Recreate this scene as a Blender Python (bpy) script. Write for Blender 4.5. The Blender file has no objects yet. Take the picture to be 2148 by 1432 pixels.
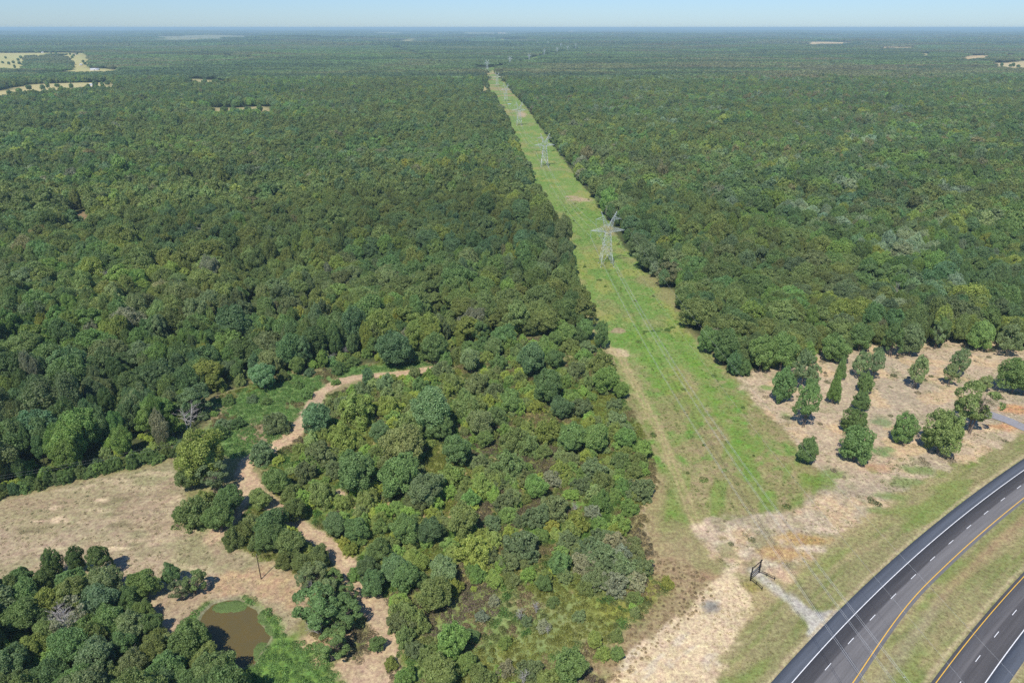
import bpy, math, time
import numpy as np
from mathutils import Vector
R = math.radians
T0 = time.time()

# ------------------------------------------------------------------ camera, sky, sun
CAM_H = 145.0
PITCH = math.atan((716 - 58) / 1432.0)
scene = bpy.context.scene
COL = scene.collection
cam_d = bpy.data.cameras.new("camera"); cam = bpy.data.objects.new("camera", cam_d); COL.objects.link(cam)
cam.location = (0, 0, CAM_H); cam.rotation_euler = (math.pi / 2 - PITCH, 0, 0)
cam_d.lens = 24.0; cam_d.sensor_width = 36.0; cam_d.clip_start = 1.0; cam_d.clip_end = 120000
scene.camera = cam

SUN_EL, SUN_DIR = R(56), (-2.08, -5.2)        # direction the light comes from (x, y)
w = bpy.data.worlds.new("World"); scene.world = w; w.use_nodes = True
nt = w.node_tree; bg = nt.nodes['Background']
sky = nt.nodes.new('ShaderNodeTexSky'); sky.sky_type = 'NISHITA'; sky.sun_disc = False
sky.sun_elevation = SUN_EL; sky.sun_rotation = math.atan2(SUN_DIR[0], SUN_DIR[1])
sky.altitude = 150; sky.air_density = 1.0; sky.dust_density = 0.2; sky.ozone_density = 2.0
sk_t = nt.nodes.new('ShaderNodeVectorMath'); sk_t.operation = 'MULTIPLY'; sk_t.inputs[1].default_value = (0.49, 0.67, 1.0)
nt.links.new(sky.outputs[0], sk_t.inputs[0]); nt.links.new(sk_t.outputs[0], bg.inputs[0]); bg.inputs[1].default_value = 0.11
sun_d = bpy.data.lights.new("sun", 'SUN'); sun_d.energy = 4.2; sun_d.angle = R(0.53); sun_d.color = (1.0, 0.955, 0.88)
sun = bpy.data.objects.new("sun", sun_d); COL.objects.link(sun); sun.location = (0, 0, 300)
_h = math.hypot(*SUN_DIR)
_v = Vector((SUN_DIR[0] / _h * math.cos(SUN_EL), SUN_DIR[1] / _h * math.cos(SUN_EL), math.sin(SUN_EL)))
sun.rotation_euler = _v.to_track_quat('Z', 'Y').to_euler()
scene.view_settings.view_transform = 'Standard'; scene.view_settings.look = 'None'
scene.view_settings.exposure = 0.28; scene.view_settings.gamma = 1.0
scene.cycles.use_denoising = False
scene.cycles.max_bounces = 6; scene.cycles.diffuse_bounces = 4; scene.cycles.glossy_bounces = 2
scene.cycles.transmission_bounces = 3; scene.cycles.volume_bounces = 0; scene.cycles.transparent_max_bounces = 4

rng = np.random.default_rng(7)

# ------------------------------------------------------------------ mapping of the surveyed outline onto the ground
_ct, _st = math.cos(PITCH), math.sin(PITCH)
def P(px, py, z=0.0):
    X = (px - 1074) / 1432.0; Y = -(py - 716) / 1432.0
    dy = _ct + Y * _st; dz = -_st + Y * _ct
    t = (CAM_H - z) / -dz
    return (X * t, dy * t)
def PP(pts, z=0.0): return np.array([P(a, b, z) for a, b in pts])
def slant(x, y, z=0.0): return math.sqrt(x * x + y * y + (CAM_H - z) ** 2)
def depth(x, y, z=0.0): return y * _ct + (CAM_H - z) * _st

# ------------------------------------------------------------------ noise and polygons
_tab = np.random.default_rng(3).random((257, 257)); _tab[256] = _tab[0]; _tab[:, 256] = _tab[:, 0]
def vnoise(x, y):
    x = np.asarray(x, float) + 1000.37; y = np.asarray(y, float) + 977.73
    xi = np.floor(x); yi = np.floor(y); fx = x - xi; fy = y - yi
    xi = xi.astype(int) % 256; yi = yi.astype(int) % 256
    fx = fx * fx * (3 - 2 * fx); fy = fy * fy * (3 - 2 * fy)
    a = _tab[xi, yi]; b = _tab[xi + 1, yi]; c = _tab[xi, yi + 1]; d = _tab[xi + 1, yi + 1]
    return (a * (1 - fx) + b * fx) * (1 - fy) + (c * (1 - fx) + d * fx) * fy
def fbm(x, y, s, o=4):
    v = 0; a = 0.5; t = 0
    x = np.asarray(x) / s; y = np.asarray(y) / s
    for k in range(o):
        v = v + a * vnoise(x + 31.7 * k, y - 17.3 * k); t += a; a *= 0.55; x = x * 2.03; y = y * 2.03
    return v / t
def sdf(poly, x, y):
    """negative inside"""
    poly = np.asarray(poly); d = np.full(x.shape, 1e18); ins = np.zeros(x.shape, bool)
    n = len(poly)
    for i in range(n):
        ax, ay = poly[i]; bx, by = poly[(i + 1) % n]
        ex, ey = bx - ax, by - ay; px, py = x - ax, y - ay
        t = np.clip((px * ex + py * ey) / (ex * ex + ey * ey + 1e-12), 0, 1)
        d = np.minimum(d, (px - ex * t) ** 2 + (py - ey * t) ** 2)
        c = ((ay > y) != (by > y)) & (x < (bx - ax) * (y - ay) / (by - ay + 1e-12) + ax)
        ins ^= c
    d = np.sqrt(d); return np.where(ins, -d, d)
def pdist(line, x, y):
    line = np.asarray(line); d = np.full(x.shape, 1e18)
    for i in range(len(line) - 1):
        ax, ay = line[i]; bx, by = line[i + 1]
        ex, ey = bx - ax, by - ay; px, py = x - ax, y - ay
        t = np.clip((px * ex + py * ey) / (ex * ex + ey * ey + 1e-12), 0, 1)
        d = np.minimum(d, (px - ex * t) ** 2 + (py - ey * t) ** 2)
    return np.sqrt(d)
def sm(a, b, v): t = np.clip((v - a) / (b - a), 0, 1); return t * t * (3 - 2 * t)

def terrain(x, y):
    x = np.asarray(x, float); y = np.asarray(y, float)
    r = np.sqrt(x * x + y * y)
    return sm(1500, 4000, r) * (fbm(x, y, 1300, 2) - 0.5) * 22 + sm(6500, 9500, r) * (fbm(x, y, 1900, 3) - 0.5) * 80 + sm(9000, 26000, r) * (fbm(x + 900, y, 6000, 2) - 0.45) * 90

# ------------------------------------------------------------------ outlines (ground plan)
FIELD_L = PP([(-300, 1110), (0, 1050), (100, 1030), (180, 1008), (300, 985), (372, 968), (385, 1000), (392, 1035), (380, 1060),
              (376, 1085), (405, 1100), (445, 1108), (455, 1130), (480, 1145), (530, 1160), (548, 1178), (580, 1180), (612, 1205),
              (655, 1240), (640, 1300), (600, 1330), (575, 1290), (545, 1270), (520, 1252), (480, 1250), (430, 1265),
              (400, 1295), (350, 1330), (290, 1300), (230, 1255), (100, 1270), (-300, 1300)])
POND = PP([(414, 1305), (426, 1282), (447, 1263), (477, 1254), (502, 1254), (521, 1266), (540, 1275), (545, 1286), (549, 1305),
           (563, 1321), (571, 1332), (561, 1349), (545, 1368), (535, 1392), (505, 1398), (470, 1388), (445, 1362), (425, 1340), (412, 1322)])
TRAIL = PP([(912, 772), (850, 783), (800, 786), (760, 790), (710, 800), (670, 826), (655, 850), (635, 888), (600, 922), (560, 945),
            (522, 965), (512, 990), (535, 1025), (575, 1060), (605, 1088), (640, 1112), (680, 1140), (718, 1168), (742, 1208),
            (762, 1245), (788, 1272), (806, 1305), (815, 1345), (795, 1385), (775, 1432), (765, 1480), (760, 1560)])
TRAIL_W = [2.6, 2.8, 2.8, 2.6, 2.8, 3.2, 3.2, 3.6, 3.8, 3.2, 3.0, 3.2, 2.8, 2.6, 2.6, 2.9, 3.0, 3.2, 3.2, 3.4, 3.8, 4.2, 4.8, 5.0, 5.0, 4, 3]
TRAIL_B = PP([(912, 772), (960, 748), (1010, 740), (1060, 732), (1110, 722), (1170, 728), (1210, 722), (1248, 730), (1295, 740)])
SPUR = PP([(520, 1000), (508, 1040), (492, 1078), (470, 1100), (450, 1125)])
SPUR2 = PP([(712, 1030), (722, 1045), (745, 1060), (790, 1072), (840, 1077), (880, 1084)])
TRACK = PP([(1240, 640), (1252, 700), (1275, 728), (1305, 752), (1328, 800), (1348, 838), (1372, 885), (1395, 930), (1412, 980), (1432, 1030), (1452, 1080), (1475, 1120), (1490, 1150)])
EDGE2 = PP([(1378, 1010), (1350, 1070), (1352, 1110), (1372, 1160), (1410, 1205), (1445, 1250)])
STRIP_L = np.vstack([PP([(1385, 1000), (1365, 930), (1335, 865), (1305, 800), (1282, 745), (1262, 715), (1243, 690)]),
                     PP([(1243, 655), (1228, 600), (1210, 545), (1182, 482), (1166, 458), (1150, 418), (1120, 370), (1108, 340), (1094, 308), (1076, 272),
                         (1058, 232), (1043, 203), (1030, 190), (1021, 165), (1014, 149)], 11)])
STRIP_R = PP([(1035, 147), (1055, 166), (1072, 192), (1102, 222), (1134, 268), (1180, 333), (1217, 382), (1252, 424), (1300, 505), (1332, 545),
              (1368, 588), (1395, 612), (1418, 650), (1436, 690), (1485, 735), (1515, 772), (1540, 790)])
STRIP = np.vstack([STRIP_L, STRIP_R, PP([(1590, 850), (1640, 905), (1680, 955), (1740, 1000), (1700, 1060), (1620, 1085), (1560, 1080), (1490, 1085), (1450, 1100),
                                         (1400, 1090)])])
CLEAR_R = PP([(1540, 790), (1590, 778), (1640, 770), (1700, 745), (1720, 715), (1760, 700), (1900, 700), (2000, 690), (2148, 700), (2500, 730), (2500, 860), (2148, 905), (2085, 945),
              (1965, 990), (1890, 1030), (1850, 1065), (1765, 1120), (1710, 1165), (1645, 1212), (1585, 1215), (1500, 1180), (1455, 1120),
              (1490, 1085), (1560, 1085), (1640, 1075), (1700, 1045), (1735, 1010), (1690, 955), (1640, 900), (1590, 850)])
SAND = PP([(1200, 1560), (1270, 1440), (1310, 1375), (1385, 1325), (1440, 1285), (1475, 1235), (1520, 1195), (1560, 1215), (1578, 1262), (1560, 1295),
           (1545, 1335), (1515, 1380), (1500, 1432), (1490, 1560)])
WEEDS_BR = PP([(1385, 1190), (1440, 1215), (1455, 1240), (1410, 1280), (1360, 1330), (1310, 1370), (1285, 1400)])
DRIVE = PP([(1585, 1200), (1612, 1222), (1650, 1252), (1690, 1285), (1712, 1296)])
DRIVE_P = PP([(1665, 1255), (1700, 1277), (1722, 1281), (1768, 1278), (1740, 1310), (1700, 1345), (1698, 1312), (1690, 1290), (1668, 1275)])
FOREST_L = np.vstack([PP([(-700, 1150), (-40, 1053), (0, 1046), (100, 1024), (180, 1002), (300, 978), (362, 962), (380, 930), (430, 905), (455, 870), (440, 840), (500, 815),
                          (540, 800), (600, 780), (640, 790), (700, 768), (790, 768), (870, 755), (930, 745), (985, 738), (1040, 722), (1110, 712), (1180, 712), (1240, 702)]),
                      STRIP_L[7:], [(-150, 2900), (-300, 3100), (-9000, 40000), (-60000, 40000), (-60000, 300), (-700, 100)]])
FOREST_R = np.vstack([[(60000, 40000), (-8000, 40000), (-280, 3110), (-60, 2900)], STRIP_R,
                      PP([(1600, 778), (1640, 775), (1700, 752), (1745, 735), (1790, 745), (1870, 735), (1940, 735), (2000, 725), (2070, 732), (2148, 738), (2500, 760)]),
                      [(500, 330), (60000, 330)]])
FOREST_BL = PP([(-300, 1260), (0, 1255), (60, 1250), (110, 1240), (160, 1230), (230, 1235), (300, 1255), (330, 1275), (345, 1310), (370, 1330), (405, 1335), (440, 1375), (470, 1398),
                (530, 1440), (540, 1600), (-600, 1600)])
BRUSH = PP([(912, 772), (1000, 735), (1110, 712), (1180, 708), (1240, 715), (1278, 750), (1300, 830), (1335, 890), (1362, 950), (1375, 1010), (1345, 1070), (1350, 1110),
            (1368, 1165), (1420, 1225), (1400, 1290), (1330, 1355), (1275, 1410), (1240, 1500), (1150, 1600), (820, 1600), (825, 1400), (835, 1330), (815, 1290),
            (790, 1250), (765, 1205), (735, 1160), (690, 1120), (640, 1080), (590, 1040), (555, 1000), (560, 965), (640, 915), (655, 870), (690, 830), (760, 805)])
BANK = PP([(380, 1110), (470, 1130), (545, 1175), (600, 1190), (655, 1240), (640, 1310), (690, 1380), (770, 1390), (790, 1300), (745, 1240), (700, 1175), (640, 1120), (560, 1060), (520, 1050), (500, 1090), (455, 1115)])
MEADOW = PP([(380, 930), (430, 905), (455, 870), (440, 840), (500, 815), (540, 800), (600, 780), (640, 790), (700, 768), (870, 758), (912, 765), (850, 780), (760, 787), (700, 803), (660, 835), (645, 870), (600, 915), (520, 960), (490, 960)])

# far farm fields: (back edge at ground level, front edge seen over 12 m trees)
_ff = [([(-60, 113), (0, 112), (140, 112.5), (182, 114), (196, 124), (192, 140), (262, 146)], [(255, 149), (205, 150), (138, 150), (72, 160), (62, 143), (0, 140), (-60, 140)]),
       ([(-60, 196), (0, 191), (60, 178), (140, 175), (215, 173), (240, 178)], [(240, 183), (205, 185), (130, 187), (60, 195), (0, 203), (-60, 206)]),
       ([(388, 167), (410, 166), (440, 168), (482, 171)], [(482, 173), (450, 174), (415, 173), (390, 175)]),
       ([(443, 226), (500, 226.5), (545, 223), (566, 226), (572, 233)], [(560, 237), (530, 233), (500, 234), (470, 232), (445, 233)]),
       ([(326, 78.6), (430, 76.5), (542, 77)], [(542, 81), (430, 82.3), (326, 82.6)]),
       ([(424, 120.5), (440, 120.5)], [(438, 127), (425, 127)]), ([(470, 120.5), (486, 120.5)], [(484, 127), (470, 127)]), ([(515, 122), (530, 122)], [(528, 126), (516, 126)]),
       ([(785, 69.5), (842, 69.5)], [(842, 72.2), (785, 72.2)]), ([(972, 69.8), (1037, 70)], [(1037, 73.2), (972, 73)]), ([(1044, 70), (1070, 70)], [(1070, 72), (1046, 72)]),
       ([(843, 79.5), (866, 79.5)], [(864, 84.5), (848, 84)]), ([(1045, 79.5), (1057, 79.5)], [(1056, 82.6), (1046, 82.6)]), ([(1190, 66), (1210, 66)], [(1210, 68), (1190, 68)]),
       ([(1842, 98), (1870, 96), (1910, 95.3), (1935, 95)], [(1912, 101.2), (1845, 101.8)]),
       ([(1672, 90), (1740, 90), (1800, 91)], [(1800, 93.2), (1672, 92.5)]),
       ([(2013, 123), (2040, 118), (2082, 115.5)], [(2079, 123), (2040, 127), (2015, 128.5)]), ([(2102, 114.5), (2138, 113)], [(2136, 118), (2104, 119)]),
       ([(2068, 137), (2110, 134.5), (2148, 131), (2260, 128)], [(2260, 145), (2148, 145), (2120, 144.5), (2076, 141)]), ([(1926, 113), (1955, 113)], [(1954, 119), (1928, 119)]),
       ([(154, 447), (175, 443), (193, 445)], [(194, 455), (175, 454), (158, 459)]), ([(1012, 176), (1022, 176)], [(1022, 196), (1012, 196)])]
FARM = [np.vstack([PP(b), PP(f, 12)]) for b, f in _ff]

# road: centre of the dashed line of the first carriageway, x as a parabola of y
RC = (2.31944230e-03, 5.93418171e-01, -2.69244339e+01)
_ys = np.concatenate([np.arange(-60, 420, 2.0)])
def road_pt(y, off):
    # beyond the surveyed stretch the curve runs out as a straight
    yc = np.clip(y, 60, 330); x = RC[0] * yc * yc + RC[1] * yc + RC[2]; s = 2 * RC[0] * yc + RC[1]
    x = x + (y - yc) * s; n = np.sqrt(1 + s * s)
    return x + off / n, y - off * s / n
def road_offset(x, y):
    yc = np.clip(y, 60, 330); rx = RC[0] * yc * yc + RC[1] * yc + RC[2]; s = 2 * RC[0] * yc + RC[1]
    rx = rx + (y - yc) * s
    return (x - rx) / np.sqrt(1 + s * s)

LINE2 = []   # towers beyond the bend, filled below
TW = [P(1271, 556), P(1142, 349), P(1089, 263), P(1062, 210), P(1041, 182), P(1022, 147)]
TW = [TW[0], TW[1], TW[2], (-13.0, 1560.0), (-40.0, 1975.0), (-92.0, 2740.0)]
for px, py in [(1070, 117.5), (1110, 111), (1142, 103.5), (1169, 99.5), (1191, 95.5), (1208, 90.5), (1177, 89.8), (1150, 87.5), (1127, 86.5)]:
    X = (px - 1074) / 1432.0; Y = -(py - 716) / 1432.0
    t = (CAM_H - 36.2) / (_st - Y * _ct); LINE2.append((X * t, (_ct + Y * _st) * t))
CUT2 = np.array([TW[-1]] + LINE2[:6])

# ------------------------------------------------------------------ mesh helpers
def mesh_np(name, v, quads=None, tris=None, fattr=None, smooth=False):
    me = bpy.data.meshes.new(name)
    nq = 0 if quads is None else len(quads); ntr = 0 if tris is None else len(tris)
    me.vertices.add(len(v)); me.vertices.foreach_set('co', np.asarray(v, np.float32).ravel())
    idx = np.concatenate(([np.asarray(quads).ravel()] if nq else []) + ([np.asarray(tris).ravel()] if ntr else [])).astype(np.int32)
    me.loops.add(len(idx)); me.loops.foreach_set('vertex_index', idx)
    me.polygons.add(nq + ntr)
    st = np.concatenate([np.arange(nq) * 4, nq * 4 + np.arange(ntr) * 3]).astype(np.int32)
    me.polygons.foreach_set('loop_start', st)
    if smooth: me.polygons.foreach_set('use_smooth', np.ones(nq + ntr, bool))
    me.update(calc_edges=True)
    if fattr is not None:
        a = me.attributes.new('leafv', 'FLOAT', 'FACE'); a.data.foreach_set('value', np.asarray(fattr, np.float32))
    return me
def ob(name, me, mat=None, parent=None, loc=None):
    o = bpy.data.objects.new(name, me); COL.objects.link(o)
    if mat is not None and not me.materials: me.materials.append(mat)
    if parent: o.parent = parent
    if loc is not None: o.location = loc
    return o
def tag(o, label, cat, group=None):
    o['label'] = label; o['category'] = cat
    if group: o['group'] = group
    return o
class MB:
    """collects bars and boxes into one mesh"""
    def __init__(s, thin=1): s.thin = thin; s.v = []; s.q = []; s.t = []; s.n = 0
    def add(s, v, q=(), t=()):
        s.v.append(np.asarray(v, float)); s.q += [[a + s.n for a in f] for f in q]; s.t += [[a + s.n for a in f] for f in t]; s.n += len(v)
    def bar(s, a, b, r0, r1=None, k=4):
        r1 = r0 if r1 is None else r1
        a = np.array(a, float); b = np.array(b, float); d = b - a; L = np.linalg.norm(d)
        if L < 1e-6: return
        if s.thin != 1: r0 *= s.thin; r1 *= s.thin
        d /= L; u = np.cross(d, (0, 0, 1.0) if abs(d[2]) < 0.9 else (1.0, 0, 0)); u /= np.linalg.norm(u); w_ = np.cross(d, u)
        an = np.arange(k) * 2 * math.pi / k + math.pi / k
        ring = np.outer(np.cos(an), u) + np.outer(np.sin(an), w_)
        v = np.vstack([a + ring * r0, b + ring * r1])
        q = [[i, (i + 1) % k, k + (i + 1) % k, k + i] for i in range(k)]
        if k == 4: q += [[3, 2, 1, 0], [4, 5, 6, 7]]
        s.add(v, q)
    def chain(s, pts, rr, k=5):
        """one continuous tube through pts"""
        pts = np.asarray(pts, float); n = len(pts); V = []
        for i in range(n):
            d = pts[min(i + 1, n - 1)] - pts[max(i - 1, 0)]; d = d / (np.linalg.norm(d) + 1e-9)
            u = np.cross(d, (0, 0, 1.0) if abs(d[2]) < 0.9 else (1.0, 0, 0)); u /= np.linalg.norm(u); w_ = np.cross(d, u)
            an = np.arange(k) * 2 * math.pi / k
            V.append(pts[i] + (np.outer(np.cos(an), u) + np.outer(np.sin(an), w_)) * rr[i])
        q = [[i * k + j, i * k + (j + 1) % k, (i + 1) * k + (j + 1) % k, (i + 1) * k + j] for i in range(n - 1) for j in range(k)]
        s.add(np.vstack(V), q)
    def box(s, x0, x1, y0, y1, z0, z1):
        v = [(x, y, z) for z in (z0, z1) for x, y in ((x0, y0), (x1, y0), (x1, y1), (x0, y1))]
        s.add(v, [[3, 2, 1, 0], [4, 5, 6, 7], [0, 1, 5, 4], [1, 2, 6, 5], [2, 3, 7, 6], [3, 0, 4, 7]])
    def mesh(s, name, smooth=False):
        return mesh_np(name, np.vstack(s.v), s.q or None, s.t or None, smooth=smooth)

# ------------------------------------------------------------------ materials
def newmat(name):
    m = bpy.data.materials.new(name); m.use_nodes = True
    return m, m.node_tree, m.node_tree.nodes['Principled BSDF']
def simple(name, col, rough=0.8, metal=0.0, noise=0.25, scale=3.0, spec=0.3):
    m, nt, b = newmat(name)
    b.inputs['Roughness'].default_value = rough; b.inputs['Metallic'].default_value = metal
    b.inputs['Specular IOR Level'].default_value = spec
    tc = nt.nodes.new('ShaderNodeTexCoord'); n = nt.nodes.new('ShaderNodeTexNoise'); n.inputs['Scale'].default_value = scale; n.inputs['Detail'].default_value = 4
    nt.links.new(tc.outputs['Object'], n.inputs['Vector'])
    mr = nt.nodes.new('ShaderNodeMapRange'); mr.inputs[1].default_value = 0.3; mr.inputs[2].default_value = 0.7; mr.inputs[3].default_value = 1 - noise; mr.inputs[4].default_value = 1 + noise
    nt.links.new(n.outputs['Fac'], mr.inputs[0])
    mx = nt.nodes.new('ShaderNodeVectorMath'); mx.operation = 'SCALE'; mx.inputs[0].default_value = col[:3]
    nt.links.new(mr.outputs[0], mx.inputs['Scale']); nt.links.new(mx.outputs[0], b.inputs['Base Color'])
    return m
# leaves: colour of the individual plant (its own property) times a per leaf-clump value
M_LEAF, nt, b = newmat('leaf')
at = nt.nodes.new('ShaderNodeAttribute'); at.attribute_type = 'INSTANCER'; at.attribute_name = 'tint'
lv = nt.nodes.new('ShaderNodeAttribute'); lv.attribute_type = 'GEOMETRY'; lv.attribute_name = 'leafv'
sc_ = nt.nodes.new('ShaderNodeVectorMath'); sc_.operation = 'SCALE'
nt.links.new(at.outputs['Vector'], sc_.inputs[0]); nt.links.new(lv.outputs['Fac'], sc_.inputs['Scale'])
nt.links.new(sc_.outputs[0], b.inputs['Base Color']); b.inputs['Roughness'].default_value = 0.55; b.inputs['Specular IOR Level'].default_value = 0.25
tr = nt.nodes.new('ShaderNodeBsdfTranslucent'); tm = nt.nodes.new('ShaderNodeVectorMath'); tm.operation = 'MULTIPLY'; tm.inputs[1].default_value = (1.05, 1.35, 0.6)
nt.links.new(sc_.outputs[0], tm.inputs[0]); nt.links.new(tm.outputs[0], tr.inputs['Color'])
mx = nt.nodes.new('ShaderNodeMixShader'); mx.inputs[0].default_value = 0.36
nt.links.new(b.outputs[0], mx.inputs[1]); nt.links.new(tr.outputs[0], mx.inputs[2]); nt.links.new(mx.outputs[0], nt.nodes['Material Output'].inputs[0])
M_BARK = simple('bark', (0.16, 0.125, 0.095), 0.95)
M_DEAD = simple('dead_wood', (0.42, 0.39, 0.36), 0.9)
M_STEEL = simple('galvanised_steel', (0.52, 0.56, 0.54), 0.55, 0.0, 0.08)
M_WIRE = simple('conductor', (0.52, 0.53, 0.52), 0.5, 0.0, 0.02)
M_GLASS_INS = simple('insulator_glass', (0.38, 0.55, 0.52), 0.2, 0.0, 0.05)
M_BLACKWOOD = simple('black_timber', (0.022, 0.018, 0.015), 0.75)
M_POLE = simple('creosoted_pole', (0.075, 0.05, 0.035), 0.9)
M_WHITEPAINT = simple('white_marking', (0.78, 0.78, 0.76), 0.6, 0, 0.12, 1.5)
M_YELLOW = simple('yellow_marking', (0.78, 0.45, 0.05), 0.6, 0, 0.12, 1.5)

# ------------------------------------------------------------------ ground sheet with painted soil and turf colours
def graded(lo, hi, c0, c1, step, g):
    mid = np.arange(c0, c1 + 1e-6, step); up = [c1]; s = step
    while up[-1] < hi: s *= g; up.append(up[-1] + s)
    dn = [c0]; s = step
    while dn[-1] > lo: s *= g; dn.append(dn[-1] - s)
    return np.concatenate([dn[:0:-1], mid, up[1:]])
GX = graded(-70000, 70000, -215, 215, 0.8, 1.045)
GY = graded(-3000, 90000, 100, 300, 0.75, 1.0085)
gx, gy = np.meshgrid(GX, GY); X = gx.ravel(); Y = gy.ravel()
def C(r, g, b): return np.array([r, g, b], float)
n1 = fbm(X, Y, 14, 4); n2 = fbm(X + 55, Y + 13, 3.5, 3); n3 = fbm(X - 300, Y + 40, 45, 3); n4 = fbm(X + 7, Y - 91, 1.6, 2)
n5 = fbm(X + 71, Y + 210, 26, 5)
def blend(col, mask, c):
    return col * (1 - mask[:, None]) + (c if getattr(c, 'ndim', 1) == 2 else c[None, :]) * mask[:, None]
def mixc(a, b, t): t = np.clip(t, 0, 1)[:, None]; return a[None, :] * (1 - t) + b[None, :] * t
# default: litter and low green under the woods
col = mixc(C(0.060, 0.065, 0.030), C(0.075, 0.095, 0.035), n1)
far = sm(2500, 5000, np.hypot(X, Y)); col = blend(col, far, C(0.070, 0.098, 0.042))
near = (np.abs(X) < 420) & (Y < 900) & (Y > 0)
_o = near & (Y < 420); _ins = np.minimum(np.minimum(sdf(FOREST_L, X[_o], Y[_o]), sdf(FOREST_R, X[_o], Y[_o])), sdf(FOREST_BL, X[_o], Y[_o]))
_m = np.zeros(X.shape); _m[_o] = sm(-6, 1, _ins + (n2[_o] - .5) * 5)
col = blend(col, _m, mixc(C(0.20, 0.19, 0.08), C(0.26, 0.215, 0.12), n5 * 3 - 1))
def m_sdf(poly, soft=1.0, amp=3.0, sel=None, nz=None):
    sel = near if sel is None else sel
    out = np.zeros(X.shape); xs, ys = X[sel], Y[sel]
    nz_ = ((n2 if nz is None else nz)[sel] - 0.5) * 2 * amp
    out[sel] = 1 - sm(-soft, soft, sdf(poly, xs, ys) + nz_); return out
def m_line(line, wid, soft=0.8, amp=1.2, sel=None):
    sel = near if sel is None else sel
    out = np.zeros(X.shape); xs, ys = X[sel], Y[sel]
    out[sel] = 1 - sm(wid - soft, wid + soft, pdist(line, xs, ys) + (n2[sel] - 0.5) * 2 * amp); return out
def m_linew(line, ws, soft=0.8, amp=1.2):
    out = np.zeros(X.shape); xs, ys = X[near], Y[near]; a = np.zeros(xs.shape)
    for i in range(len(line) - 1):
        a = np.maximum(a, 1 - sm(-soft, soft, pdist(line[i:i + 2], xs, ys) - (ws[i] + ws[i + 1]) / 2 + (n2[near] - 0.5) * 2 * amp))
    out[near] = a; return out
open_near = near & (Y < 345)
# brush country and everything open around it
brush = mixc(C(0.16, 0.16, 0.055), C(0.12, 0.19, 0.045), n1 * 2.2 - 0.6)
brush = blend(brush, sm(0.60, 0.74, n3 * 0.5 + n2 * 0.5), C(0.30, 0.225, 0.12))
brush = blend(brush, sm(0.56, 0.70, n5), C(0.24, 0.22, 0.08))
col = blend(col, m_sdf(BRUSH, 3, 3), brush)
bro = PP([(900, 1300), (1000, 1240), (1130, 1240), (1300, 1220), (1400, 1210), (1380, 1290), (1290, 1400), (1200, 1500), (900, 1560), (840, 1400)])
dry = mixc(C(0.25, 0.235, 0.115), C(0.17, 0.225, 0.075), n5 * 3.0 - 1.0)
col = blend(col, m_sdf(bro, 6, 6), dry)
lime = PP([(1290, 1240), (1400, 1190), (1425, 1225), (1380, 1290), (1300, 1310), (1230, 1290)])
col = blend(col, m_sdf(lime, 5, 4) * 0.8, mixc(C(0.20, 0.23, 0.035), C(0.26, 0.22, 0.06), n2))
col = blend(col, m_sdf(MEADOW, 2, 3), mixc(C(0.11, 0.21, 0.055), C(0.25, 0.19, 0.12), sm(0.52, 0.72, n5) + (0.35 - n2 * 0.3)))
br2 = PP([(500, 890), (560, 880), (600, 880), (580, 915), (530, 945), (500, 930)])
col = blend(col, m_sdf(br2, 3, 4) * 0.9, C(0.27, 0.195, 0.13))
col = blend(col, m_sdf(BANK, 2, 2), mixc(C(0.10, 0.14, 0.04), C(0.24, 0.19, 0.10), n2))
pb = PP([(402, 1335), (398, 1300), (425, 1262), (470, 1242), (520, 1245), (560, 1265), (600, 1300), (612, 1335), (640, 1345), (700, 1385), (720, 1432), (700, 1560), (500, 1560), (480, 1400)])
col = blend(col, m_sdf(pb, 1.5, 2), mixc(C(0.12, 0.19, 0.06), C(0.15, 0.25, 0.05), n1))
opn = PP([(1375, 990), (1500, 1060), (1560, 1080), (1600, 1180), (1560, 1230), (1480, 1280), (1380, 1180), (1345, 1100), (1350, 1040)])
col = blend(col, m_sdf(opn, 2, 3), mixc(C(0.29, 0.235, 0.13), C(0.20, 0.21, 0.075), n5 * 3 - 1))
opn2 = PP([(905, 775), (1000, 742), (1110, 722), (1180, 715), (1240, 700), (1240, 660), (1265, 715), (1300, 760), (1250, 760), (1000, 770)])
col = blend(col, m_sdf(opn2, 2, 3), mixc(C(0.15, 0.185, 0.06), C(0.30, 0.23, 0.13), n5 * 3 - 1))
# left field
f = mixc(C(0.37, 0.285, 0.200), C(0.305, 0.25, 0.155), sm(0.35, 0.6, n5))
f = blend(f, sm(0.50, 0.68, fbm(X + 31, Y, 9, 4)) * 0.38, C(0.21, 0.215, 0.105))
f = blend(f, sm(0.60, 0.66, fbm(X * 0.45 + Y * 0.2, Y * 1.6, 7, 4)) * 0.55, C(0.47, 0.37, 0.25))
f = blend(f, sm(0.60, 0.72, fbm(X + 5, Y + 61, 11, 4)) * 0.6, C(0.30, 0.22, 0.15))
fcx, fcy = P(300, 1085); rr = np.hypot((X - fcx), (Y - fcy) * 1.4)
f = f * (1 + 0.10 * np.sin(rr * 1.6 + 3 * n1)[:, None] * np.exp(-rr / 30)[:, None])
col = blend(col, m_sdf(FIELD_L, 1.2, 2), f)
orange = PP([(410, 1235), (470, 1200), (560, 1190), (615, 1210), (650, 1245), (625, 1290), (570, 1270), (500, 1245), (430, 1255)])
col = blend(col, m_sdf(orange, 3, 4) * 0.75, mixc(C(0.46, 0.29, 0.17), C(0.36, 0.26, 0.16), n2))
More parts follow.
